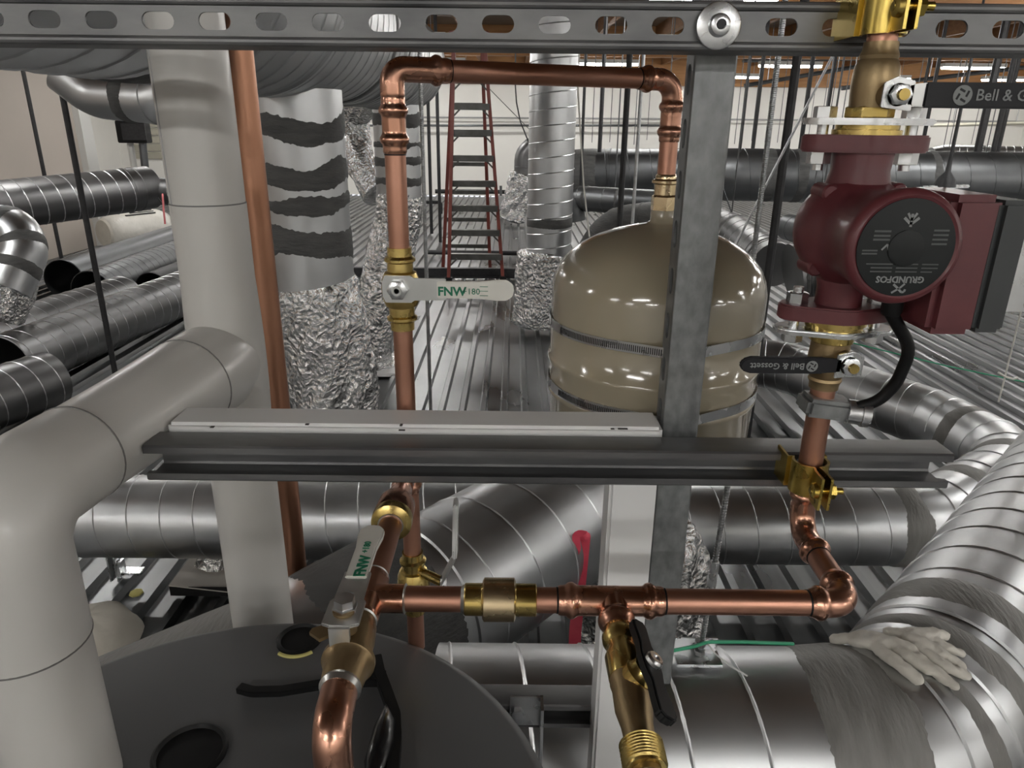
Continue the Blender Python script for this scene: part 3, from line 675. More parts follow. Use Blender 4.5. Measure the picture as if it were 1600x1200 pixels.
# ================================================================== strut rack
def slotted_face(mb, L, s0, sp, wid, sl, sh, thick, place):
    """flat web of given width with rounded slots; place(a, b, c) maps (along, across, depth) to the world"""
    def slot(c):
        r = sh / 2; pts = []
        for k in range(9): a = -PI / 2 + PI * k / 8; pts.append((c + sl / 2 - r + r * math.cos(a), r * math.sin(a)))
        for k in range(9): a = PI / 2 + PI * k / 8; pts.append((c - sl / 2 + r + r * math.cos(a), r * math.sin(a)))
        return pts
    h = wid / 2; c = s0; prev = 0.0
    while c + sp / 2 < L:
        x0, x1 = prev, c + sp / 2
        pts = slot(c)
        # right, top, left, bottom outline rays matched one to one with the slot outline
        out = []
        for (x, y) in pts:
            dx, dy = x - c, y
            if abs(dx) > sl / 2 - sh / 2 - 1e-9 and abs(dy) < sh / 2 * .75:
                out.append((x1 if dx > 0 else x0, max(-h, min(h, dy * h / (sh / 2) ))))
            else:
                out.append((x1 if dx > sl / 2 - sh / 2 + 1e-6 else x0 if dx < -(sl / 2 - sh / 2) - 1e-6 else x, h if dy > 0 else -h))
        n = len(pts)
        for d, fl in ((0, False), (thick, True)):
            vs = [place(x, y, d) for x, y in pts] + [place(x, y, d) for x, y in out]
            mb.add(vs, [(i, (i + 1) % n, n + (i + 1) % n, n + i) for i in range(n)])
        vs = [place(x, y, 0) for x, y in pts] + [place(x, y, thick) for x, y in pts]
        mb.add(vs, [(i, (i + 1) % n, n + (i + 1) % n, n + i) for i in range(n)])
        prev = x1; c += sp
    for d in (0, thick):
        mb.add([place(prev, -h, d), place(L, -h, d), place(L, h, d), place(prev, h, d)], [(0, 1, 2, 3)])
def channel_sides(W, D, t=.0026, lip=.009, r=.004):
    """open C outline without its web: two side walls with inturned lips, as (across, depth) from the web"""
    h = W / 2; out = []
    for sg in (1, -1):
        o = [(h - r - .001, 0), (h - r * .3, r * .3), (h, r), (h, D - .002), (h - .002, D), (h - lip, D), (h - lip, D - .007), (h - lip + .002, D - .007), (h - lip + .002, D - t), (h - t, D - t), (h - t, r), (h - r - .001, t)]
        out.append([(x * sg, y) for x, y in o])
    return out
TY = .71
tz0 = P(800, 37, TY).z
xl, xr = -.75, .78
# slots centred where the photograph shows them (every 50.8 mm)
s_c = P(778, 37, TY).x
k = int((s_c - xl) / .0508); s0 = s_c - k * .0508 - xl
mb = MB()
slotted_face(mb, xr - xl, s0, .0508, .0250, .0290, .0145, .0026, lambda a, b, c: (xl + a, TY + .0035 + c, tz0 + b))
for sg in (1, -1):     # rolled shoulders that stand proud of the slotted web, then side walls with lips
    o = [(x_ * sg, y_) for x_, y_ in ((.0122, .0036), (.0132, .0014), (.0150, .0002), (.0172, 0), (.0192, .001), (.0204, .003), (.0207, .006), (.0207, .0393), (.0187, .0413), (.0117, .0413), (.0117, .0343), (.0137, .0343), (.0137, .0387), (.0181, .0387), (.0181, .0062), (.0122, .0062))]
    mb.prism([(y, x) for x, y in o], (xl, TY, tz0), (0, 1, 0), (0, 0, 1), xr - xl, (1, 0, 0))
top_strut = mb.build('channel', 'strut', ang=25)
bx = P(1122, 38, TY).x
thing('strut_channel', 'slotted galvanized strut channel running across the top of the picture', 'strut channel', [
    top_strut])
bp = V(bx, TY, tz0)
thing('strut_bolt', 'round zinc washer and socket bolt on the top strut above the post', 'bolt', [
    MB().lathe(bp, (0, -1, 0), [(.0005, .0195), (.003, .0195), (.0035, .0185)], 36).build('washer', 'zinc'),
    MB().lathe(bp, (0, -1, 0), [(.003, .0098), (.006, .0098), (.011, .0085), (.012, .006), (.012, .0045), (.007, .0042)], 24).build('bolt_head', 'zinc'),
    MB().lathe(bp, (0, -1, 0), [(.0075, .004), (.0122, .004)], 6).build('hex_socket', 'black_steel')])
# post
PY = .7575; pw = .0413
px_ = (P(1124, 80, PY).x + P(1060, 675, PY).x) / 2
ptop, pbot = tz0 + .04, P(1010, 1068, PY).z
mb = MB()
# plain face to the camera, slotted web on the left, open side to the right
Lp = ptop - pbot
slotted_face(mb, Lp, .03, .0508, .033, .0290, .0145, .0026, lambda a, b, c: (px_ - pw / 2 + c, PY + pw / 2 + b, ptop - a))
for o in channel_sides(pw, pw):
    mb.prism([(y, x) for x, y in o], (px_ - pw / 2, PY + pw / 2, pbot), (1, 0, 0), (0, 1, 0), Lp, (0, 0, 1))
tag(mb.build('strut_post', 'strut_post', ang=25), 'upright galvanized strut post standing before the beige tank', 'strut post')
# middle rail, open side to the camera
LY = .690
zt_ = P(1000, 705, LY).z; zb_ = zt_ - .0413
xe = P(1490, 720, LY).x; xl2 = -.392
def rail(name, x0, x1, ztop, yf, m_, label):
    mb = MB()
    mb.box(((x0 + x1) / 2, yf + .0413 - .0013, ztop - .0207), x1 - x0, .0026, .034)
    for o in channel_sides(.0413, .0413):
        mb.prism([(-y, x) for x, y in o], (x0, yf + .0413, ztop - .0207), (0, 1, 0), (0, 0, 1), x1 - x0, (1, 0, 0))
    return tag(mb.build(name, m_, ang=25), label, 'strut channel')
rail('strut_channel', xl2, xe, zt_, LY, 'strut_dark', 'dark galvanized strut rail crossing the middle, open side to the camera')
q0 = P(640, 1083, .80)
rail('strut_channel', q0.x, P(965, 1083, .80).x, q0.z, .78, 'strut_dark', 'short lower strut rail behind the edge of the grey tank')
q = P(822, 1110, .775)
thing('strut_bracket', 'square zinc bracket with nut on the lower strut rail', 'bracket', [
    MB().box(q, .045, .004, .05).build('plate', 'zinc', bevel=.001), MB().box(q + V(.021, -.012, -.03), .004, .028, .11).build('plate_flange', 'zinc'),
    MB().lathe(q + V(-.012, -.002, .0), (0, -1, 0), [(0, .009), (.008, .009)], 6).build('hex_nut', 'zinc')])
# white boxed frame
bz = zr(-.318); bfront = .7345; bback = bfront + .050
bl = P(277, 660, .76).x; br = px_ - pw / 2 - .004
lw = .055
fr = [MB().box(((bl + br) / 2, (bfront + bback) / 2, bz - .031), br - bl, bback - bfront, .062).build('top_beam', 'white_frame', bevel=.004),
      MB().box((br - lw / 2, (bfront + bback) / 2 + .004, (bz - .062 + 0) / 2), lw, bback - bfront, bz - .062).build('upright', 'white_frame', bevel=.004)]
for px, py, w_, h_ in ((332, 667, .004, .003), (480, 663, .004, .0025), (627, 664, .003, .004), (628, 672, .007, .002), (957, 670, .004, .002), (973, 670, .011, .002)):
    q = PZ(px, py, bz); fr.append(MB().box(q, w_, h_ * 1.6, .0006).build('ink_mark', 'print_dark'))
thing('white_frame', 'white boxed steel frame behind the middle strut rail', 'frame', fr)

# ================================================================== white insulated pipe
WY = .99
wx = P(352, 520, WY).x
wtop, wbot = zr(.32), zr(-.86); WR = .048
tee = V(wx, WY, P(348, 560, WY).z)
NYp = .565
nx = P(-16, 762, NYp).x
ecz = tee.z - .002
parts = [MB().tube([V(wx, WY, wtop), V(wx, WY, tee.z + .21)], WR, 40).build('jacket', 'white_pvc'),
         MB().tubef([V(wx, WY, tee.z + .22), V(wx, WY, tee.z - .115)], lambda d: WR + .001 + .0035 * math.sin(min(1, max(0, (d - .1) / .24)) * PI), .008, 40).build('tee_cover', 'white_pvc'),
         MB().tube([V(wx, WY, tee.z - .11), V(wx, WY, wbot)], WR - .0005, 40).build('jacket', 'white_pvc')]
seamx = MB().box((wx - .034, WY - .0340, (wtop + tee.z + .21) / 2), .0016, .0016, wtop - tee.z - .21).build('jacket_seam', 'parapet', parts[0])
corner = V(nx, NYp, ecz)
d_ = (corner - tee).normalized()
brp = [tee, tee + d_ * .05, tee + d_ * .11, tee.lerp(corner, .55), corner - d_ * .08]
parts.append(MB().tube(brp, [.050, .062, .061, .054, .0505], 40).build('branch_jacket', 'white_pvc'))
el = rnd([corner - d_ * .11, corner, corner + V(0, 0, -.15)], .062, 12)
parts.append(MB().tube(el, .0525, 40).build('elbow_cover', 'white_pvc'))
parts.append(MB().tube([corner + V(0, 0, -.14), V(nx, NYp, zr(-.66) - .02)], .0505, 40).build('jacket', 'white_pvc'))
def jring(o, ax, r, par):
    MB().lathe(Vector(o), ax, [(-.0010, r - .0005), (-.0007, r + .0005), (.0007, r + .0005), (.0010, r - .0005)], 48).build('jacket_joint', 'joint_line', par)
jring((wx, WY, P(330, 352, WY).z), (0, 0, 1), WR, parts[0])
jring((wx, WY, tee.z + .2205), (0, 0, 1), WR + .0006, parts[1])
jring((wx, WY, tee.z - .113), (0, 0, 1), WR + .0006, parts[1])
jring(tee + d_ * .112, d_, .0612, parts[3])
jring(corner - d_ * .108, d_, .0528, parts[4])
jring(corner + V(0, 0, -.148), (0, 0, 1), .0526, parts[4])
thing('insulated_pipe', 'thick white jacketed pipe with a tee and an elbow at the left', 'insulated pipe', parts)
# tall copper pipe beside it
cx = P(374, 80, 1.58).x
bar('copper_pipe', 'tall plain copper pipe standing right beside the white jacketed pipe', 'pipe', V(cx, 1.58, zr(.8)), V(cx, 1.58, .05), .0274, 'copper_old', n=28)

# ================================================================== grey tank top
TZ = zr(-.66); TC = V(-.296, .477, 0); TR = .352
parts = [MB().lathe(V(TC.x, TC.y, .03), (0, 0, 1), [(0, TR), (TZ - .05, TR), (TZ - .045, TR + .003), (TZ - .035, TR + .003), (TZ - .031, TR - .003), (TZ - .03, TR - .008)], 96).build('tank_shell', 'tank_grey', ang=50)]
for px, py, rr in ((468, 1000, .030), (297, 1178, .040)):
    q = PZ(px, py, TZ)
    pl = MB().lathe(q, (0, 0, 1), [(-.01, rr), (.004, rr), (.006, rr - .003), (.002, rr - .006), (.002, 0)], 36).build('port_plug', 'black_rubber'); parts.append(pl)
    rr2 = [q + V(math.cos(a) * (rr + .003), math.sin(a) * (rr + .003), .0) for a in [-2.2 + 1.4 * i / 10 for i in range(11)]]
    MB().tube(rr2, .0028, 6).build('foam_edge', 'insulation_yellow', pl)
thing('storage_tank', 'round dark grey tank top with black plugs in the lower left', 'tank', parts)
# black safety glasses on it
gz = TZ + .004
def strip(nm, pts, wid, hgt, m_, par=None):
    return MB().sweep([(-wid / 2, 0), (wid / 2, 0), (wid / 2, hgt), (-wid / 2, hgt)], PathF(pts)).build(nm, m_, par, bevel=.0008)
G = lambda px, py, h=0.0: PZ(px, py, gz) + V(0, 0, h)
lens_pts = [G(606, 1110, .012), G(620, 1140, .012), G(617, 1180, .012), G(600, 1225, .012), G(575, 1245, .012), G(570, 1205, .012), G(585, 1150, .012)]
cen = sum(lens_pts, V(0, 0, 0)) / 7
mb = MB(); mb.ringstrip([[p + V(0, 0, -.012) for p in lens_pts], [p + V(0, 0, .002) for p in lens_pts], [cen.lerp(p, .8) + V(0, 0, .010) for p in lens_pts], [cen.lerp(p, .4) + V(0, 0, .016) for p in lens_pts]])
thing('safety_glasses', 'black wraparound glasses lying on the grey tank top', 'glasses', [
    strip('temple_arm', rnd([G(374, 1079), G(395, 1085), G(440, 1084), G(500, 1074), G(545, 1068), G(580, 1066)], .03, 4), .012, .008, 'black_rubber'),
    strip('temple_hinge', [G(560, 1067), G(603, 1066)], .017, .012, 'black_rubber'),
    strip('frame', rnd([G(589, 1038), G(594, 1062), G(606, 1095), G(618, 1130), G(619, 1165), G(612, 1240)], .03, 4), .013, .016, 'black_rubber'),
    mb.build('lens', 'black_gloss', ang=80)])
# ================================================================== copper loop to the expansion tank
CR = .0113
def press(path, beads, r=CR, ends=True, bh=.0028):
    pf = PathF(path)
    def rf(d):
        v = r + .0014
        for e in beads: v += bh * math.exp(-((d - e) / .0042) ** 4)
        if min(d, pf.L - d) < .0015: v = r + .0006
        return v
    return MB().tubef(pf, rf, .0022, 28)
LRY = .80
lrx = (P(620, 320, LRY).x + P(634, 600, LRY).x) / 2
loopz = P(800, 116, .865).z
RRY = .94; TKX = P(1034, 360, RRY).x
A = V(lrx, LRY, loopz); B = V(TKX, RRY, loopz)
dirAB = (B - A).normalized()
azr = P(600, 935, .537).z                     # level of the lower run
T0 = V(lrx, LRY, azr)
parts = [MB().tube([A + dirAB * .03, B - dirAB * .03], CR, 28).build('pipe', 'copper'),
         MB().tube([A - V(0, 0, .05), T0], CR, 28).build('pipe', 'copper'),
         MB().tube([T0, V(lrx, LRY, P(648, 1010, LRY).z)], CR, 28).build('pipe', 'copper'),
         MB().tube([B - V(0, 0, .03), V(TKX, RRY, P(1040, 275, RRY).z)], CR, 28).build('pipe', 'copper')]
zc1, zc2 = P(610, 150, LRY).z, P(612, 240, LRY).z
e1 = rnd([V(lrx, LRY, zc1 - .002), A, A + dirAB * .062], .026, 10); L1 = PathF(e1).L
parts.append(press(e1, [L1 - .014]).build('elbow', 'copper_fit'))
c1_ = [V(lrx, LRY, zc1), V(lrx, LRY, zc2)]; Lc = zc1 - zc2
parts.append(press(c1_, [.014, Lc - .014]).build('coupling', 'copper_fit'))
e2 = rnd([B - dirAB * .05, B, B - V(0, 0, .045)], .024, 10); L2 = PathF(e2).L
parts.append(press(e2, [.012]).build('elbow', 'copper_fit'))
za, zb2 = P(1045, 150, RRY).z, P(1045, 222, RRY).z
parts.append(press([V(TKX, RRY, za), V(TKX, RRY, zb2)], [.012, za - zb2 - .012]).build('coupling', 'copper_fit'))
for q, ax in ((A + dirAB * .0625, dirAB), (B - dirAB * .0505, dirAB), (V(lrx, LRY, zc1), V(0, 0, 1)), (V(lrx, LRY, zc2 - .001), V(0, 0, 1))):
    parts.append(MB().lathe(q - ax * .0006, ax, [(0, CR + .0004), (.0014, CR + .0004)], 24).build('marker_line', 'black_rubber'))
# brass adapter on top of the tank
z0, z1 = P(1040, 272, RRY).z, P(1036, 333, RRY).z; h = z0 - z1
ad = MB().lathe((TKX, RRY, z0), (0, 0, -1), [(0, .0118), (.002, .0132), (h * .12, .0132), (h * .16, .0172), (h * .22, .0172), (h * .26, .0136), (h * .52, .0136), (h * .56, .0152)], 28).build('adapter', 'brass_pale')
hx_ = MB().lathe((TKX, RRY, z0 - h * .55), (0, 0, -1), [(0, .0155), (.001, .0172), (h * .36, .0172), (h * .38, .0155)], 6).build('adapter_hex', 'brass_pale')
tp = MB().lathe((TKX, RRY, z1 + .003), (0, 0, -1), [(0, .0142), (.007, .0145)], 24).build('thread_tape', 'blue_tape')
parts += [ad, hx_, tp]
# tee at the bottom of the riser with the run that comes to the camera
parts.append(press([T0 + V(0, 0, .035), T0 - V(0, 0, .035)], [.01, .06]).build('tee', 'copper_fit'))
parts.append(MB().tube([T0, T0 + V(0, -.055, 0)], CR + .0014, 28).build('tee_branch', 'copper_fit'))
thing('copper_loop', 'copper pipe loop rising on the left and dropping into the beige tank', 'copper piping', parts)

# ball valve on the riser
def brass_body(o, ax, L, r, m_, name='valve_body'):
    return MB().lathe(o, ax, [(0, r * 1.14), (L * .10, r * 1.16), (L * .13, r * 1.45), (L * .16, r * 1.45), (L * .18, r * 1.2), (L * .28, r * 1.22), (L * .30, r * 1.5), (L * .38, r * 1.75), (L * .5, r * 1.85), (L * .62, r * 1.75), (L * .70, r * 1.5), (L * .72, r * 1.22), (L * .82, r * 1.2), (L * .84, r * 1.45), (L * .87, r * 1.45), (L * .9, r * 1.16), (L, r * 1.14)], 28).build(name, m_)
def lever(o, u, v, w_, steel, white, wid, grip_w, m_s='steel_handle', m_g='white_plastic', drop=0.0):
    """flat lever: u along, v across, w out; returns steel plate and grip"""
    o = Vector(o); u = Vector(u); v = Vector(v); w_ = Vector(w_)
    h = wid / 2; g = grip_w / 2
    pl = MB().prism([(-.014, -h * 1.15), (.014, -h * 1.15), (.018, -h * .95), (steel + .01, -h * .9), (steel + .01, h * .9), (.018, h * .95), (.014, h * 1.15), (-.014, h * 1.15), (-.017, h * .6), (-.017, -h * .6)], o, u, v, .003, w_).build('lever_plate', m_s, bevel=.0006)
    a, b = steel, steel + white
    k = 6
    pts = [(a, -g * .9), (a + white * .55, -g * .9), (a + white * .78, -g * 1.12), (b - .008, -g * 1.1), (b - .001, -g * .6), (b, 0), (b - .001, g * .6), (b - .008, g * 1.1), (a + white * .78, g * 1.12), (a + white * .55, g * .9), (a, g * .9)]
    gr = MB().prism(pts, o - w_ * .0015 + w_ * drop, u, v, .006, w_).build('lever_grip', m_g, bevel=.001)
    return pl, gr
zv0, zv1 = P(618, 386, LRY).z, P(628, 514, LRY).z
vb = brass_body(V(lrx, LRY, zv0), V(0, 0, -1), zv0 - zv1, CR * 1.06, 'brass')
so = V(P(623, 450, .775).x, .775, P(623, 450, .775).z)
x_end = P(803, 453, .77).x; x_st = P(683, 453, .77).x
pl, gr = lever(so + V(0, -.004, 0), (1, 0, 0), (0, 0, 1), (0, -1, 0), x_st - so.x, x_end - x_st, .026, .0205)
stem = MB().lathe(V(so.x, LRY, so.z), (0, -1, 0), [(0, .009), (.03, .009)], 16).build('stem', 'brass')
nut = MB().lathe(so + V(0, -.006, 0), (0, -1, 0), [(0, .0115), (.007, .0115), (.008, .0098)], 6).build('stem_nut', 'zinc')
washer = MB().lathe(so + V(0, -.013, 0), (0, -1, 0), [(0, .0055), (.003, .0055), (.003, .003), (.001, .003)], 14).build('stem_end', 'steel_handle')
fy = so.y - .004 - .0047
t1 = text('print', 'FNW', .0135, (P(706, 455, fy).x, fy, P(706, 456, fy).z), (1, 0, 0), (0, 0, 1), 'green_print', gr, bold=.0004)
t2 = text('print', '+180', .0095, (P(736, 455, fy).x, fy, P(736, 456, fy).z), (1, 0, 0), (0, 0, 1), 'green_print', gr)
for py in (448, 455, 462):
    q = P(756, py, fy); MB().box((q.x, fy, q.z), .009, .0006, .0006).build('print_line', 'green_print', gr)
thing('ball_valve', 'brass ball valve with white lever pointing right on the copper riser', 'valve', [vb, pl, gr, stem, nut, washer])
# lower valve on the same riser
zv0, zv1 = P(650, 862, LRY).z, P(650, 955, LRY).z
vb = brass_body(V(lrx, LRY, zv0), V(0, 0, -1), zv0 - zv1, CR * 1.05, 'brass')
ly = .775
q1, q2, q3, q4 = P(664, 906, ly), P(691, 909, ly), P(711, 868, ly), P(712, 783, ly)
stem = MB().tube([V(lrx, LRY, q1.z), V(q2.x, ly, q2.z)], .0065, 14).build('stem', 'brass')
arm = MB().sweep([(-.0015, -.011), (.0015, -.011), (.0015, .011), (-.0015, .011)], [q2 + V(0, 0, -.004), q2 + V(0, 0, .004), q3, q3 + V(0, 0, .012)], up=(0, 1, 0)).build('lever_plate', 'steel_handle')
grip = MB().sweep([(-.003, -.0115), (.003, -.0115), (.003, .0115), (-.003, .0115)], [q3, q4 - V(0, 0, .004), q4], up=(0, 1, 0)).build('lever_grip', 'clear_plastic', bevel=.002)
nut = MB().lathe(q2 + V(-.002, 0, 0), (1, 0, 0), [(0, .008), (.008, .008)], 6).build('stem_nut', 'zinc')
thing('ball_valve', 'brass valve below the strut rail with its lever standing upright', 'valve', [vb, stem, arm, grip, nut])

# ================================================================== run towards the camera, level and out to the pump
ax_, az_ = lrx, azr
yv = lambda py: PZ(580, py, az_).y
yr0, yr1 = yv(785), yv(822)
T1y = .537
parts = [MB().tube([V(ax_, LRY - .04, az_), V(ax_, yr0, az_)], CR + .0008, 28).build('pipe', 'copper'),
         MB().lathe((ax_, yr0 + .03, az_), (0, -1, 0), [(0, .0125), (.018, .0135), (.034, .0205), (.062, .0215), (.064, .0205)], 32).build('reducer', 'copper_fit'),
         MB().lathe((ax_, yr0 - .032, az_), (0, -1, 0), [(0, .0215), (.004, .022), (.012, .0215), (.016, .0145)], 32).build('union_ring', 'brass'),
         MB().lathe((ax_, yr0 - .046, az_), (0, -1, 0), [(0, .0148), (.003, .0135)], 28).build('solder_ring', 'solder'),
         MB().tube([V(ax_, yr0 - .045, az_), V(ax_, .475, az_)], CR + .001, 28).build('pipe', 'copper')]
xp = lambda px: P(px, 938, T1y).x
parts.append(press([V(ax_, T1y + .03, az_), V(ax_, T1y - .03, az_)], [], CR + .0016).build('tee', 'copper_fit'))
parts.append(MB().tube([V(ax_, T1y, az_), V(xp(632), T1y, az_)], CR + .0014, 28).build('tee_branch', 'copper_fit'))
for yy in (T1y + .031, T1y - .031):
    parts.append(MB().lathe((ax_, yy, az_), (0, 1, 0), [(-.0015, CR + .0012), (0, CR + .0028), (.0015, CR + .0012)], 28).build('solder_ring', 'solder'))
parts.append(MB().lathe((xp(632), T1y, az_), (1, 0, 0), [(-.001, CR + .0006), (.001, CR + .0022), (.002, CR + .0004)], 28).build('solder_ring', 'solder'))
parts.append(MB().tube([V(xp(630), T1y, az_), V(xp(728), T1y, az_)], CR, 28).build('pipe', 'copper'))
parts.append(MB().tube([V(xp(834), T1y, az_), V(xp(880), T1y, az_)], CR, 28).build('pipe', 'copper'))
# press tee with the drain branch
xa, xb = xp(872), xp(1036)
parts.append(press([V(xa, T1y, az_), V(xb, T1y, az_)], [.0115, xb - xa - .0125], CR + .0006).build('tee', 'copper_fit'))
tb = V(xp(957), T1y, az_)
bd = (P(1003, 1178, .39) - P(957, 944, T1y)).normalized()
parts.append(press([tb, tb + bd * .034], [.024], CR + .0006).build('tee_branch', 'copper_fit'))
PYv = .665
pvx = (P(1372, 80, PYv).x + P(1266, 740, PYv).x) / 2
cor2 = V(pvx, PYv, az_); cor1 = V(P(1327, 938, T1y).x, T1y, az_)
parts.append(MB().tube([V(xb - .01, T1y, az_), V(cor1.x - .03, T1y, az_)], CR, 28).build('pipe', 'copper'))
dd = (cor2 - cor1).normalized()
e = rnd([cor1 - V(.036, 0, 0), cor1, cor1 + dd * .036], .018, 10)
parts.append(press(e, [.009, PathF(e).L - .009]).build('elbow', 'copper_fit'))
e = rnd([cor2 - dd * .055, cor2, cor2 + V(0, 0, .05)], .024, 10)
parts.append(press(e, [.010, PathF(e).L - .010]).build('elbow', 'copper_fit'))
parts.append(MB().tube([cor1 + dd * .02, cor2 - dd * .02], CR, 28).build('pipe', 'copper'))
for q, ax in ((V(xb + .001, T1y, az_), V(1, 0, 0)), (V(xa - .001, T1y, az_), V(1, 0, 0)), (cor1 - V(.037, 0, 0), V(1, 0, 0)), (cor2 - dd * .056, dd), (cor2 + V(0, 0, .051), V(0, 0, 1)), (tb + bd * .035, bd)):
    parts.append(MB().lathe(q - ax * .0006, ax, [(0, CR + .0004), (.0016, CR + .0004)], 24).build('marker_line', 'black_rubber'))
pz = lambda py, px=1300: P(px, py, PYv).z
parts.append(MB().tube([cor2 + V(0, 0, .03), V(pvx, PYv, pz(600))], CR + .0004, 28).build('pipe', 'copper'))
# elbow going down past the grey tank
yel = PZ(520, 1118, az_).y
e = rnd([V(ax_, yv(1078), az_), V(ax_ + .002, yel - .012, az_), V(ax_ + .003, yel - .016, az_ - .075)], .022, 10)
parts.append(press(e, [PathF(e).L - .022], CR + .0012, bh=.0018).build('elbow', 'copper_fit'))
parts.append(MB().tube([V(ax_ + .003, yel - .016, az_ - .05), V(ax_ + .003, yel - .016, TZ + .002)], CR + .001, 28).build('pipe', 'copper'))
thing('copper_run', 'copper pipe run under the strut rail with tees and elbows', 'copper piping', parts)

# check valve in the level run
o = V(xp(726), T1y, az_); Lc = xp(838) - o.x
thing('check_valve', 'stout brass check valve in the level copper run', 'valve', [
    MB().lathe(o, (1, 0, 0), [(0, .0135), (.001, .0143), (Lc * .24, .0143), (Lc * .26, .0155)], 32).build('end_socket', 'brass'),
    MB().lathe(o + V(Lc * .25, 0, 0), (1, 0, 0), [(0, .0165), (.0015, .0192), (Lc * .44, .0192), (Lc * .46, .0165)], 32).build('valve_body', 'brass_pale'),
    MB().lathe(o + V(Lc * .70, 0, 0), (1, 0, 0), [(0, .0152), (.001, .0143), (Lc * .29, .0143), (Lc * .3, .0135)], 32).build('end_socket', 'brass'),
    MB().lathe(o + V(-.003, 0, 0), (1, 0, 0), [(0, CR + .0002), (.003, .0135)], 28).build('solder_ring', 'solder')])

# ball valve with lever on the run to the camera
y0_, y1_ = yv(965), yv(1078)
Lv = y0_ - y1_
body = MB().lathe((ax_, y0_, az_), (0, -1, 0), [(0, .0128), (Lv * .12, .0130), (Lv * .16, .0150), (Lv * .36, .0165), (Lv * .56, .0165), (Lv * .60, .0195), (Lv * .62, .0212), (Lv * .67, .0212), (Lv * .69, .0195), (Lv * .80, .0172), (Lv * .97, .0155), (Lv, .0140)], 32).build('valve_body', 'bronze')
sr = MB().lathe((ax_, y1_ + .004, az_), (0, -1, 0), [(0, .0156), (.003, .0162), (.007, .0140)], 28).build('solder_ring', 'solder')
yst = yv(1000) ; hz_ = az_ + .031
sx = ax_ - .005
stem = MB().lathe((sx, yst - .008, az_), (0, 0, 1), [(0, .010), (.036, .009)], 16).build('stem', 'bronze')
so = V(sx, yst - .008, hz_)
yw0, yw1 = PZ(560, 908, hz_).y, PZ(590, 826, hz_).y
pl, gr = lever(so, (0, 1, 0), (-1, 0, 0), (0, 0, 1), yw0 - so.y, yw1 - yw0, .0255, .021)
nut = MB().lathe(so + V(0, .004, .003), (0, 0, 1), [(0, .0105), (.003, .0105), (.0032, .0085), (.010, .0085)], 6).build('stem_nut', 'zinc')
hole = MB().lathe(so + V(0, .022, .003), (0, 0, 1), [(0, .0035), (.0005, .0035), (.0005, .0022)], 16).build('lever_hole', 'parapet')
stop = MB().box(so + V(0, -.018, -.008), .016, .004, .02).build('lever_stop', 'steel_handle')
lk = MB().prism([(-.014, -.002), (-.004, -.010), (.006, -.002), (-.002, .008), (-.013, .003)], so + V(-.012, -.008, -.012), (1, 0, 0), (0, 1, 0), .003, (0, 0, 1)).build('lock_tab', 'bronze')
ft = hz_ + .0047
text('print', 'FNW', .0135, (PZ(567, 884, ft).x, PZ(567, 884, ft).y, ft), (0, 1, 0), (-1, 0, 0), 'green_print', gr, bold=.0004)
text('print', '+180', .009, (PZ(573, 855, ft).x, PZ(573, 855, ft).y, ft), (0, 1, 0), (-1, 0, 0), 'green_print', gr)
thing('ball_valve', 'bronze ball valve over the grey tank with a white lever pointing away', 'valve', [body, sr, stem, pl, gr, nut, hole, stop, lk])

# drain valve with hose thread
o = tb + bd * .030
SD = V(.58, 0, .81).normalized(); bd *= .94
b1_ = MB().lathe(o, bd, [(0, .0112), (.006, .0118), (.012, .0150), (.018, .0150), (.022, .0125), (.03, .0135), (.034, .0155), (.056, .0150)], 28).build('inlet_socket', 'brass')
b2_ = MB().lathe(o + bd * .055, bd, [(0, .0150), (.004, .0146)], 28).build('thread_tape', 'parapet')
b3_ = MB().lathe(o + bd * .058, bd, [(0, .0145), (.006, .0150), (.012, .0140), (.03, .0145), (.044, .0120), (.066, .0108), (.084, .0108)], 28).build('valve_body', 'bronze')
mb = MB(); mb.lathe(o + bd * .118, bd, [(0, .0105), (.0025, .0150)] + [(.003 + .0024 * i + k_ * .0012, .0160 - .0017 * k_) for i in range(8) for k_ in (0, 1)] + [(.0235, .0145), (.0235, .011), (.012, .009)], 32)
b4_ = mb.build('hose_thread', 'brass')
hs = o + bd * .066 + V(.0185, 0, .010)
hub = MB().lathe(o + bd * .066, SD, [(0, .0125), (.014, .0135), (.016, .0115), (.021, .0105)], 24).build('bonnet', 'brass')
vdir = (bd - SD * bd.dot(SD)).normalized(); sd = SD.normalized()
us = vdir.cross(sd)
hp = [(-.047, -.005), (-.040, -.0075), (-.02, -.0065), (-.008, -.009), (.008, -.009), (.02, -.0065), (.035, -.008), (.05, -.0085), (.054, -.004), (.054, .004), (.05, .0085), (.035, .008), (.02, .0065), (.008, .009), (-.008, .009), (-.02, .0065), (-.040, .0075), (-.047, .005)]
hd = MB().prism(hp, o + bd * .066 + sd * .0205, vdir, us, .008, sd).build('tee_handle', 'black_rubber', bevel=.0015)
hn = MB().lathe(o + bd * .066 + sd * .0285, sd, [(0, .0075), (.003, .0075), (.005, .006), (.005, .003), (.003, .002)], 20).build('handle_screw', 'zinc')
thing('drain_valve', 'brass hose drain valve with black tee handle hanging off the copper tee', 'valve', [b1_, b2_, b3_, b4_, hub, hd, hn])

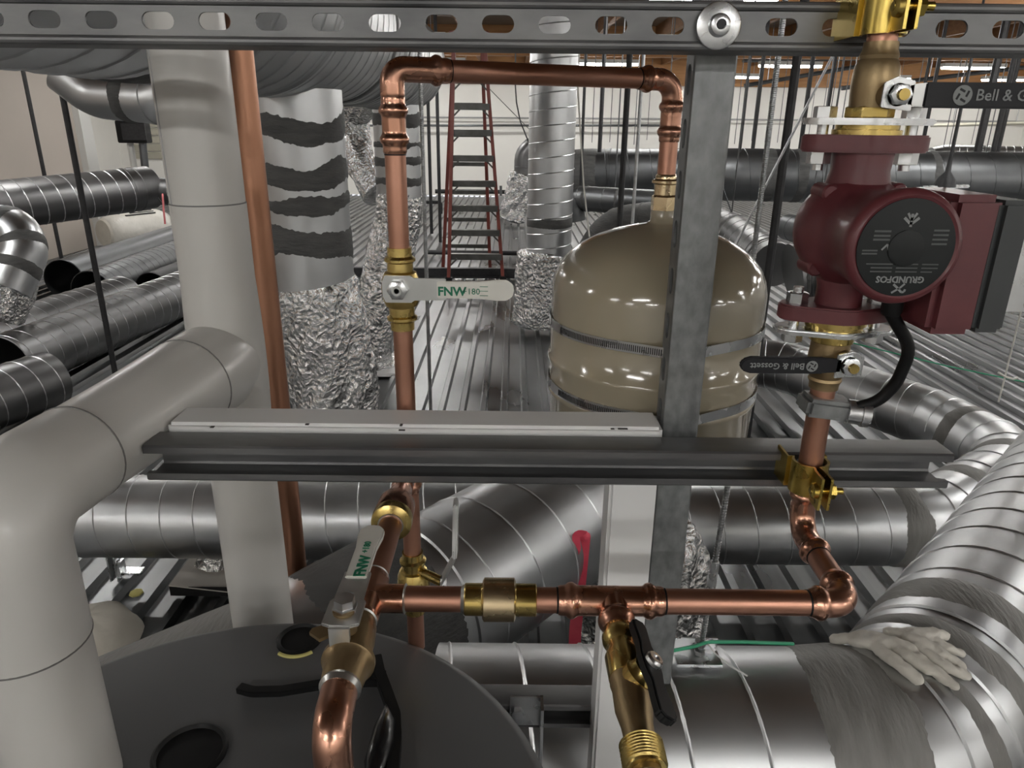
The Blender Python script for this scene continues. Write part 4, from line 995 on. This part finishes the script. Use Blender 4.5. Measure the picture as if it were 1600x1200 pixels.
# ================================================================== expansion tank
ty = RRY; tr_ = .1395
top = P(1036, 345, ty).z
prof = [(.0, .016), (.014, .016), (.017, .020), (.020, .036), (.026, .060), (.035, .084), (.046, .104), (.058, .119), (.070, .129), (.084, .136), (.100, tr_), (.150, tr_), (.190, tr_), (.1925, tr_ + .0028), (.198, tr_ + .0032), (.203, tr_ + .0006), (.236, tr_), (.238, tr_ + .002), (.243, tr_ + .002), (.246, tr_ - .0005), (.295, tr_ - .002), (.315, .131), (.330, .112), (.34, .08), (.345, .0)]
parts = [MB().lathe((TKX, ty, top + .014), (0, 0, -1), prof, 80).build('tank_body', 'beige', ang=60)]
def band(z, wid, lab):
    E1 = V(px_ - pw / 2 + .002, .787, 0); E2 = V(px_ + pw / 2 - .002, .787, 0); c = V(TKX, ty, 0); R = tr_ + .0022
    def tang(E, sg):
        d = E - c; L = d.length; a = math.acos(R / L); base = math.atan2(d.y, d.x); return base + sg * a
    aL = tang(E1, -1); aR = tang(E2, 1)
    while aL < aR: aL += 2 * PI
    aL2 = aL; aR2 = aR
    pts = [E2 + V(0, 0, z)]
    n = 60
    for i in range(n + 1):
        a = aR2 + (aL2 - aR2) * i / n; pts.append(c + V(R * math.cos(a), R * math.sin(a), z))
    pts.append(E1 + V(0, 0, z))
    bo = MB().sweep([(-.0006, -wid / 2), (.0006, -wid / 2), (.0006, wid / 2), (-.0006, wid / 2)], pts).build('strap_band', 'zinc')
    mb = MB(); pf = PathF(pts)
    for i in range(58):
        p, t, a, b = pf.at(pf.L - .004 - i * .0026); s_ = t.cross(V(0, 0, 1))
        out = s_ if s_.dot(p - c - V(0, 0, z)) > 0 else -s_
        M3 = Matrix((t, out, V(0, 0, 1))).transposed()
        mb.box(p + out * .0006, .0011, .0008, wid * .62, M3)
    so_ = mb.build('worm_slots', 'black_steel', bo); so_['kind'] = 'stuff'
    return bo
parts.append(band(P(862, 497, ty).z, .0125, ''))
parts.append(band(P(862, 590, ty).z, .0125, ''))
thing('expansion_tank', 'beige domed expansion tank strapped to the strut post', 'tank', parts)

# ================================================================== circulator pump
zc = zr(-.0890); pc = V(pvx, PYv, zc)
def hull_flange(o, hl, re, rc, th, m_, name):
    pts = []
    n = 10
    for k_ in range(n + 1): a = -PI / 2.6 + 2 * PI / 2.6 * k_ / n; pts.append((hl + re * math.cos(a), re * math.sin(a)))
    for k_ in range(n + 1): a = PI / 2.9 + (PI - 2 * PI / 2.9) * k_ / n; pts.append((rc * math.cos(a), rc * math.sin(a)))
    for k_ in range(n + 1): a = PI - PI / 2.6 + 2 * PI / 2.6 * k_ / n; pts.append((-hl + re * math.cos(a), re * math.sin(a)))
    for k_ in range(n + 1): a = PI + PI / 2.9 + (PI - 2 * PI / 2.9) * k_ / n; pts.append((rc * math.cos(a), rc * math.sin(a)))
    return MB().prism(pts, o, (1, 0, 0), (0, 1, 0), th, (0, 0, 1)).build(name, m_, bevel=.0015)
parts = []
FZ = .0825
parts.append(hull_flange(pc + V(0, 0, FZ - .0145), .0385, .0165, .031, .0145, 'red_paint', 'flange'))
parts.append(hull_flange(pc - V(0, 0, FZ), .0385, .0165, .031, .0145, 'red_paint', 'flange'))
mb = MB()
mb.lathe(pc, (0, 0, 1), [(-FZ + .010, .021), (-FZ + .03, .0205), (-.025, .027), (.025, .031), (FZ - .03, .0245), (FZ - .010, .026)], 36)
parts.append(mb.build('neck', 'red_paint', ang=60))
vol = MB().lathe(pc, (0, -1, 0), [(-.032, .0), (-.032, .024), (-.028, .036), (-.016, .046), (-.004, .0490), (.010, .0490), (.020, .0465), (.028, .0415), (.036, .0390), (.056, .0400), (.074, .0425), (.088, .0452), (.0945, .0456), (.099, .0440), (.1005, .0405), (.0990, .0385), (.0990, .0)], 64).build('motor_housing', 'red_paint', ang=50)
parts.append(vol)
for a in (.9, 2.3, 3.9, 5.4):
    parts.append(MB().lathe(pc + V(math.cos(a) * .046, -.012, math.sin(a) * .046), (0, -1, 0), [(-.02, .0075), (.006, .0075), (.008, .006)], 14).build('bolt_boss', 'red_paint'))
fy = PYv - .0992
lab = MB().lathe((pvx, fy, zc), (0, -1, 0), [(0, .0382), (.0008, .0382), (.001, .0376)], 56).build('name_plate', 'label_black'); parts.append(lab)
MB().lathe((pvx, fy - .0008, zc), (0, -1, 0), [(0, .0142), (.0012, .0142), (.0016, .0132)], 36).build('vent_screw', 'label_black', lab)
ly_ = fy - .0013
L2P = lambda x, z: (pvx + x, ly_, zc + z)
text('print', 'GRUNDFOS', .0072, L2P(.0, -.0245), (-1, 0, 0), (0, 0, -1), 'label_print', lab, .0002, .0002)
mb = MB()      # the round X mark under the name
def stroke(mb, pts, w_):
    for a, b in zip(pts[:-1], pts[1:]):
        a = V(*L2P(*a)); b = V(*L2P(*b)); d = (b - a).normalized(); s_ = d.cross(V(0, 1, 0)) * w_ / 2
        mb.add([a + s_, b + s_, b - s_, a - s_], [(0, 1, 2, 3)])
stroke(mb, [(-.005, -.0355), (.001, -.0315), (.0045, -.028)], .0016); stroke(mb, [(-.0045, -.0285), (.000, -.032), (.003, -.0350), (.005, -.0345), (.0055, -.0325)], .0018)
mb.build('maker_mark', 'label_print', lab)
mb = MB()      # small leaf-like approval mark at the top
stroke(mb, [(0, .0165), (0, .0265)], .0022); stroke(mb, [(-.0058, .0235), (0, .0185), (.0058, .0235)], .0022); stroke(mb, [(-.0035, .027), (0, .0215), (.0035, .027)], .0018)
mb.build('approval_mark', 'label_print', lab)
mb = MB(); stroke(mb, [(-.019, -.0015), (-.015, .003), (-.0135, -.0015)], .0014); mb.build('arrow_mark', 'label_print', lab)
random.seed(5); mb = MB()
for z_ in (.013, .0095, .0065): stroke(mb, [(-.027, z_), (-.014, z_)], .0016)
for z_ in (-.002, -.0045): stroke(mb, [(-.034, z_), (-.022, z_)], .0012)
for z_ in (.014, .0105, .007, .0035): stroke(mb, [(.019, z_), (.031, z_)], .0015)
for z_ in (-.0125, -.0155, -.0185): stroke(mb, [(-.029 + .004 * (z_ < -.014), z_), (-.008, z_)], .0010); stroke(mb, [(-.005, z_), (.012, z_)], .0010); stroke(mb, [(.015, z_), (.028 - .004 * (z_ < -.017), z_)], .0010)
mb.build('small_print', 'label_print_dim', lab)
bx0, bx1 = pvx + .036, pvx + .0835
bz0, bz1 = zc - .0765, zc + .0390
by0, by1 = PYv - .080, PYv + .004
mb = MB(); mb.box(((bx0 + bx1) / 2 + .004, (by0 + by1) / 2, (bz0 + bz1) / 2), bx1 - bx0 - .006, by1 - by0, bz1 - bz0)
parts.append(mb.build('terminal_box', 'red_paint', bevel=.006))
parts.append(MB().box((pvx + .036, (by0 + by1) / 2 + .012, zc - .004), .03, by1 - by0 - .03, .07).build('box_neck', 'red_paint', bevel=.004))
parts.append(MB().box((bx1 + .012, (by0 + by1) / 2, (bz0 + bz1) / 2 - .001), .026, by1 - by0 - .003, bz1 - bz0 - .006).build('box_cover', 'box_grey', bevel=.004))
parts.append(MB().lathe((pvx + .028, PYv - .045, zc - .052), (0, 0, -1), [(0, .009), (.012, .009), (.016, .007)], 16).build('cable_gland', 'black_rubber'))
thing('circulator_pump', 'dark red circulator pump with black round name plate', 'pump', parts)
tag(MB().box((bx1 + .047, (by0 + by1) / 2 + .01, zc - .02), .036, .05, .085).build('conduit_box', 'zinc', bevel=.004), 'zinc conduit box at the right edge beside the pump terminal box', 'box')
# cable
ca = V(pvx + .028, PYv - .045, zc - .066)
cp = rnd([ca, P(1424, 545, .63), P(1400, 600, .64), P(1372, 627, .645), P(1340, 636, .648)], .04, 6)
tag(MB().tube(cp, .0057, 14).build('power_cable', 'black_rubber'), 'black power cable curving down from the pump', 'cable')

# isolation valves above and below the pump
def iso(sgn, z_fl, label, py_end, hand):
    """sgn +1: above the pump; z_fl: outer face of the red flange"""
    k_ = []
    d = V(0, 0, sgn); o = V(pvx, PYv, z_fl)
    k_.append(MB().lathe(o, d, [(0, .0285), (.004, .0285), (.0045, .026), (.008, .026)], 36).build('gasket_ring', 'brass'))
    k_.append(hull_flange(o + V(0, 0, .008 if sgn > 0 else -.0135), .0400, .0170, .030, .0055, 'zinc', 'loose_flange'))
    L = abs(P(1372, py_end, PYv).z - z_fl)
    hx = MB().lathe(o + d * .0135, d, [(0, .0190), (.001, .0202), (.0085, .0202), (.0095, .0185)], 6 if sgn > 0 else 12, phase=.3).build('hex_end', 'brass'); k_.append(hx)
    k_.append(MB().lathe(o + d * .022, d, [(0, .0178), (L * .10, .0182), (L * .28, .0190), (L * .45, .0178), (L * .52, .0150), (L * .56, .0158), (L * .62, .0140), (L - .022, .0138)], 32).build('valve_body', 'bronze'))
    for x in (-.0385, .0385):
        zt = 0.0225 if sgn > 0 else .0
        bl = MB().tube([o + V(x, 0, -sgn * .03), o + V(x, 0, sgn * .02)], .0048, 12).build('flange_bolt', 'zinc')
        MB().lathe(o + V(x, 0, sgn * .0135), d, [(0, .0098), (.009, .0098), (.0095, .008)], 6).build('bolt_head', 'zinc', bl)
        MB().lathe(o + V(x, 0, -sgn * .0148), -d, [(0, .0102), (.0095, .0102), (.010, .0085)], 6).build('bolt_nut', 'zinc', bl)
        k_.append(bl)
    # stem and lever
    so = hand['so']; u = V(hand['dir'], 0, 0); yo = so.y
    k_.append(MB().lathe(V(so.x, PYv, so.z), (0, -1, 0), [(0, .0115), (PYv - yo - .004, .0105), (PYv - yo, .009)], 20).build('stem', 'bronze'))
    k_.append(MB().prism([(-.0125, -.0095), (.0125, -.0125), (.0125, .0105), (-.002, .014), (-.0125, .009)], so + V(0, .003, 0), u, (0, 0, 1), .003, (0, -1, 0)).build('lever_plate', 'zinc', bevel=.0006))
    k_.append(MB().lathe(so, (0, -1, 0), [(0, .0088), (.006, .0088), (.0065, .0075)], 6).build('stem_nut', 'zinc'))
    k_.append(MB().lathe(so + V(0, -.006, 0), (0, -1, 0), [(0, .0048), (.004, .0046)], 12).build('stem_end', 'brass'))
    nl, gl, hh = hand['neck'], hand['grip'], hand['h']
    k_.append(MB().prism([(.008, -hh * .8), (nl + .005, -hh), (nl + .005, hh), (.008, hh * .8)], so + V(0, .003, 0), u, (0, 0, 1), .003, (0, -1, 0)).build('lever_neck', 'steel_handle' if sgn > 0 else 'vinyl_grip', bevel=.0006))
    g = MB().prism([(nl, -hh), (nl + gl - .010, -hh * 1.02), (nl + gl - .003, -hh * .7), (nl + gl, 0), (nl + gl - .003, hh * .7), (nl + gl - .010, hh * 1.02), (nl, hh)], so + V(0, .0045, 0), u, (0, 0, 1), .006, (0, -1, 0)).build('lever_grip', 'vinyl_grip', bevel=.0012)
    k_.append(g)
    ty_ = so.y - .0020; s_ = hand['ts']
    up = V(0, 0, 1 if sgn > 0 else -1); rd = V(1 if sgn > 0 else -1, 0, 0)
    c_ = so + V(hand['tc'], 0, 0); c_.y = ty_
    text('print', 'Bell & Gossett', s_, c_, rd, up, 'label_print', g, .0002, .0001)
    ec = so + V(hand['ec'], 0, 0); ec.y = ty_
    er = s_ * .62
    mb = MB(); mb.lathe(ec, (0, -1, 0), [(-.0002, er), (.0003, er), (.0003, 0)], 28); em = mb.build('emblem', 'label_print', g)
    mb = MB()
    for a in (.3, 1.8, 3.4, 4.9): mb.box(ec + V(math.cos(a) * er * .5, -.0004, math.sin(a) * er * .5), er * .62, .0004, er * .22, Matrix.Rotation(-a - .9, 3, 'Y'))
    mb.build('emblem_mark', 'vinyl_grip', g)
    thing('isolation_valve', label, 'valve', k_)
hy = PYv - .034
iso(1, zc + FZ, 'bronze isolation valve above the pump with black lever to the right', 66, dict(so=P(1404, 148, hy), dir=1, neck=.021, grip=.128, h=.0098, ts=.0125, tc=.0985, ec=.051))
hy = PYv - .032
iso(-1, zc - FZ, 'bronze isolation valve below the pump with black lever to the left', 606, dict(so=P(1328, 572, hy), dir=-1, neck=.024, grip=.0785, h=.0078, ts=.0086, tc=-.0680, ec=-.036))
# strap with cable connector under the lower valve
z_ = P(1290, 632, PYv).z
ca = V(pvx, PYv, z_)
thing('cable_strap', 'grey metal pipe strap with round connector under the lower valve', 'strap', [
    MB().box(ca + V(.004, -.003, 0), .048, .034, .019, Matrix.Rotation(.12, 3, 'Y')).build('strap_body', 'strut_post', bevel=.004),
    MB().lathe(ca + V(.022, -.012, -.002), (1, -.25, -.05), [(0, .0120), (.012, .0120), (.0125, .0135), (.020, .0135), (.0205, .011), (.018, .0085)], 20).build('connector', 'zinc')])

# strut clamps
def clamp(z, ybase, label):
    parts = []; r = CR + .0022; hgt = .034
    for sg in (-1, 1):
        pts = [V(pvx + sg * (r + .006), ybase + .012, 0), V(pvx + sg * (r + .006), ybase - .002, 0), V(pvx + sg * (r + .006), PYv + .010, 0)]
        for k_ in range(9):
            a = math.radians(35 - 115 * k_ / 8); pts.append(V(pvx + sg * (r + .0035) * math.cos(a), PYv + (r + .0035) * math.sin(a), 0))
        pts += [V(pvx + sg * .0045, PYv - r - .012, 0), V(pvx + sg * .0045, PYv - r - .030, 0)]
        pts = [p + V(0, 0, z) for p in pts]
        parts.append(MB().sweep([(-.0013, -hgt / 2), (.0013, -hgt / 2), (.0013, hgt / 2), (-.0013, hgt / 2)], pts).build('clamp_half', 'gold_zinc'))
    parts.append(MB().tube([V(pvx - .012, PYv - r - .021, z), V(pvx + .020, PYv - r - .021, z)], .0034, 12).build('clamp_bolt', 'gold_zinc'))
    parts.append(MB().lathe(V(pvx + .0058, PYv - r - .021, z), (1, 0, 0), [(0, .0082), (.006, .0082), (.0065, .007)], 6).build('clamp_nut', 'gold_zinc'))
    parts.append(MB().lathe(V(pvx - .0058, PYv - r - .021, z), (-1, 0, 0), [(0, .0085), (.004, .0075), (.0055, .004)], 16).build('bolt_head', 'gold_zinc'))
    parts.append(MB().tube([V(pvx, PYv, z - .013), V(pvx, PYv, z + .013)], CR + .0026, 24).build('cushion', 'black_rubber'))
    thing('pipe_clamp', label, 'clamp', parts)
clamp(P(1380, 28, PYv).z + .004, TY, 'gold zinc pipe clamp at the top strut over the upper valve')
clamp(P(1268, 742, PYv).z, LY, 'gold zinc pipe clamp on the middle strut rail')
tag(MB().tube([V(pvx, PYv, P(1372, 66, PYv).z - .002), V(pvx, PYv, zr(.5))], CR + .0008, 28).build('copper_pipe', 'copper'), 'copper pipe leaving the upper valve through the gold clamp', 'pipe')

# ================================================================== gloves on the nearest duct
def near_hit(px, py, lift):
    r = ray(px, py).normalized()
    t = .8
    while t < 3.2:
        q = CAM + r * t
        best = 9
        for a, b in zip(nearpf.p[:-1], nearpf.p[1:]):
            ab = b - a; k_ = max(0, min(1, (q - a).dot(ab) / ab.length_squared)); best = min(best, (q - a - ab * k_).length)
        if best < NR + lift: return q
        t += .002
    return PZ(px, py, NZ + NR + lift)
def glove(strokes, label, seed):
    mb = MB()
    for pts, r0, r1 in strokes:
        q = [near_hit(x, y, .010 + .004 * (i % 2)) for i, (x, y) in enumerate(pts)]
        q = rnd(q, .05, 4) if len(q) > 2 else q
        n = len(q); rad = [r0 + (r1 - r0) * i / (n - 1) for i in range(n)]
        rad = [rr * (1 + .15 * fbm(i * .7, r0 * 100, seed)) for i, rr in enumerate(rad)]
        q = [q[0] - (q[1] - q[0]).normalized() * r0 * .5] + q + [q[-1] + (q[-1] - q[-2]).normalized() * r1 * .7]
        mb.tube(q, [r0 * .6] + rad + [r1 * .45], 12, True)
    o = mb.build('glove_cloth', 'glove_cloth')
    md = o.modifiers.new('r', 'REMESH'); md.mode = 'VOXEL'; md.voxel_size = .0035
    m2 = o.modifiers.new('s', 'SMOOTH'); m2.factor = .5; m2.iterations = 3
    dg = bpy.context.evaluated_depsgraph_get(); me = bpy.data.meshes.new_from_object(o.evaluated_get(dg))
    me.materials.clear(); me.materials.append(MAT['glove_cloth'])
    for v in me.vertices:
        c = v.co; v.co = c + V(0, 0, .0035 * noise.noise(c * 60) + .002 * noise.noise(c * 140))
    me.polygons.foreach_set('use_smooth', [True] * len(me.polygons))
    o.modifiers.clear(); o.data = me
    return tag(o, label, 'glove', 'work gloves on the nearest duct')
glove([([(1300, 1000), (1340, 996), (1380, 1003)], .010, .016), ([(1330, 1000), (1370, 1006), (1410, 1014)], .012, .016), ([(1370, 1012), (1400, 1035), (1437, 1063)], .012, .0105), ([(1395, 1012), (1420, 1028), (1452, 1048)], .014, .012), ([(1410, 1010), (1445, 1035), (1493, 1073)], .012, .010), ([(1375, 1004), (1400, 1012), (1425, 1018)], .017, .016)],
      'off-white work glove with cuff pointing left, lying on the nearest duct', 1.0)
glove([([(1385, 992), (1420, 992), (1460, 995)], .013, .017), ([(1440, 996), (1465, 992), (1478, 993)], .014, .010), ([(1440, 1006), (1470, 1020), (1503, 1042)], .015, .011), ([(1430, 1010), (1470, 1040), (1512, 1056)], .013, .010), ([(1420, 1000), (1445, 1010), (1465, 1020)], .017, .016), ([(1455, 1000), (1480, 1012), (1505, 1022)], .011, .007)],
      'off-white work glove with soiled fingers on top of the other glove', 2.0)
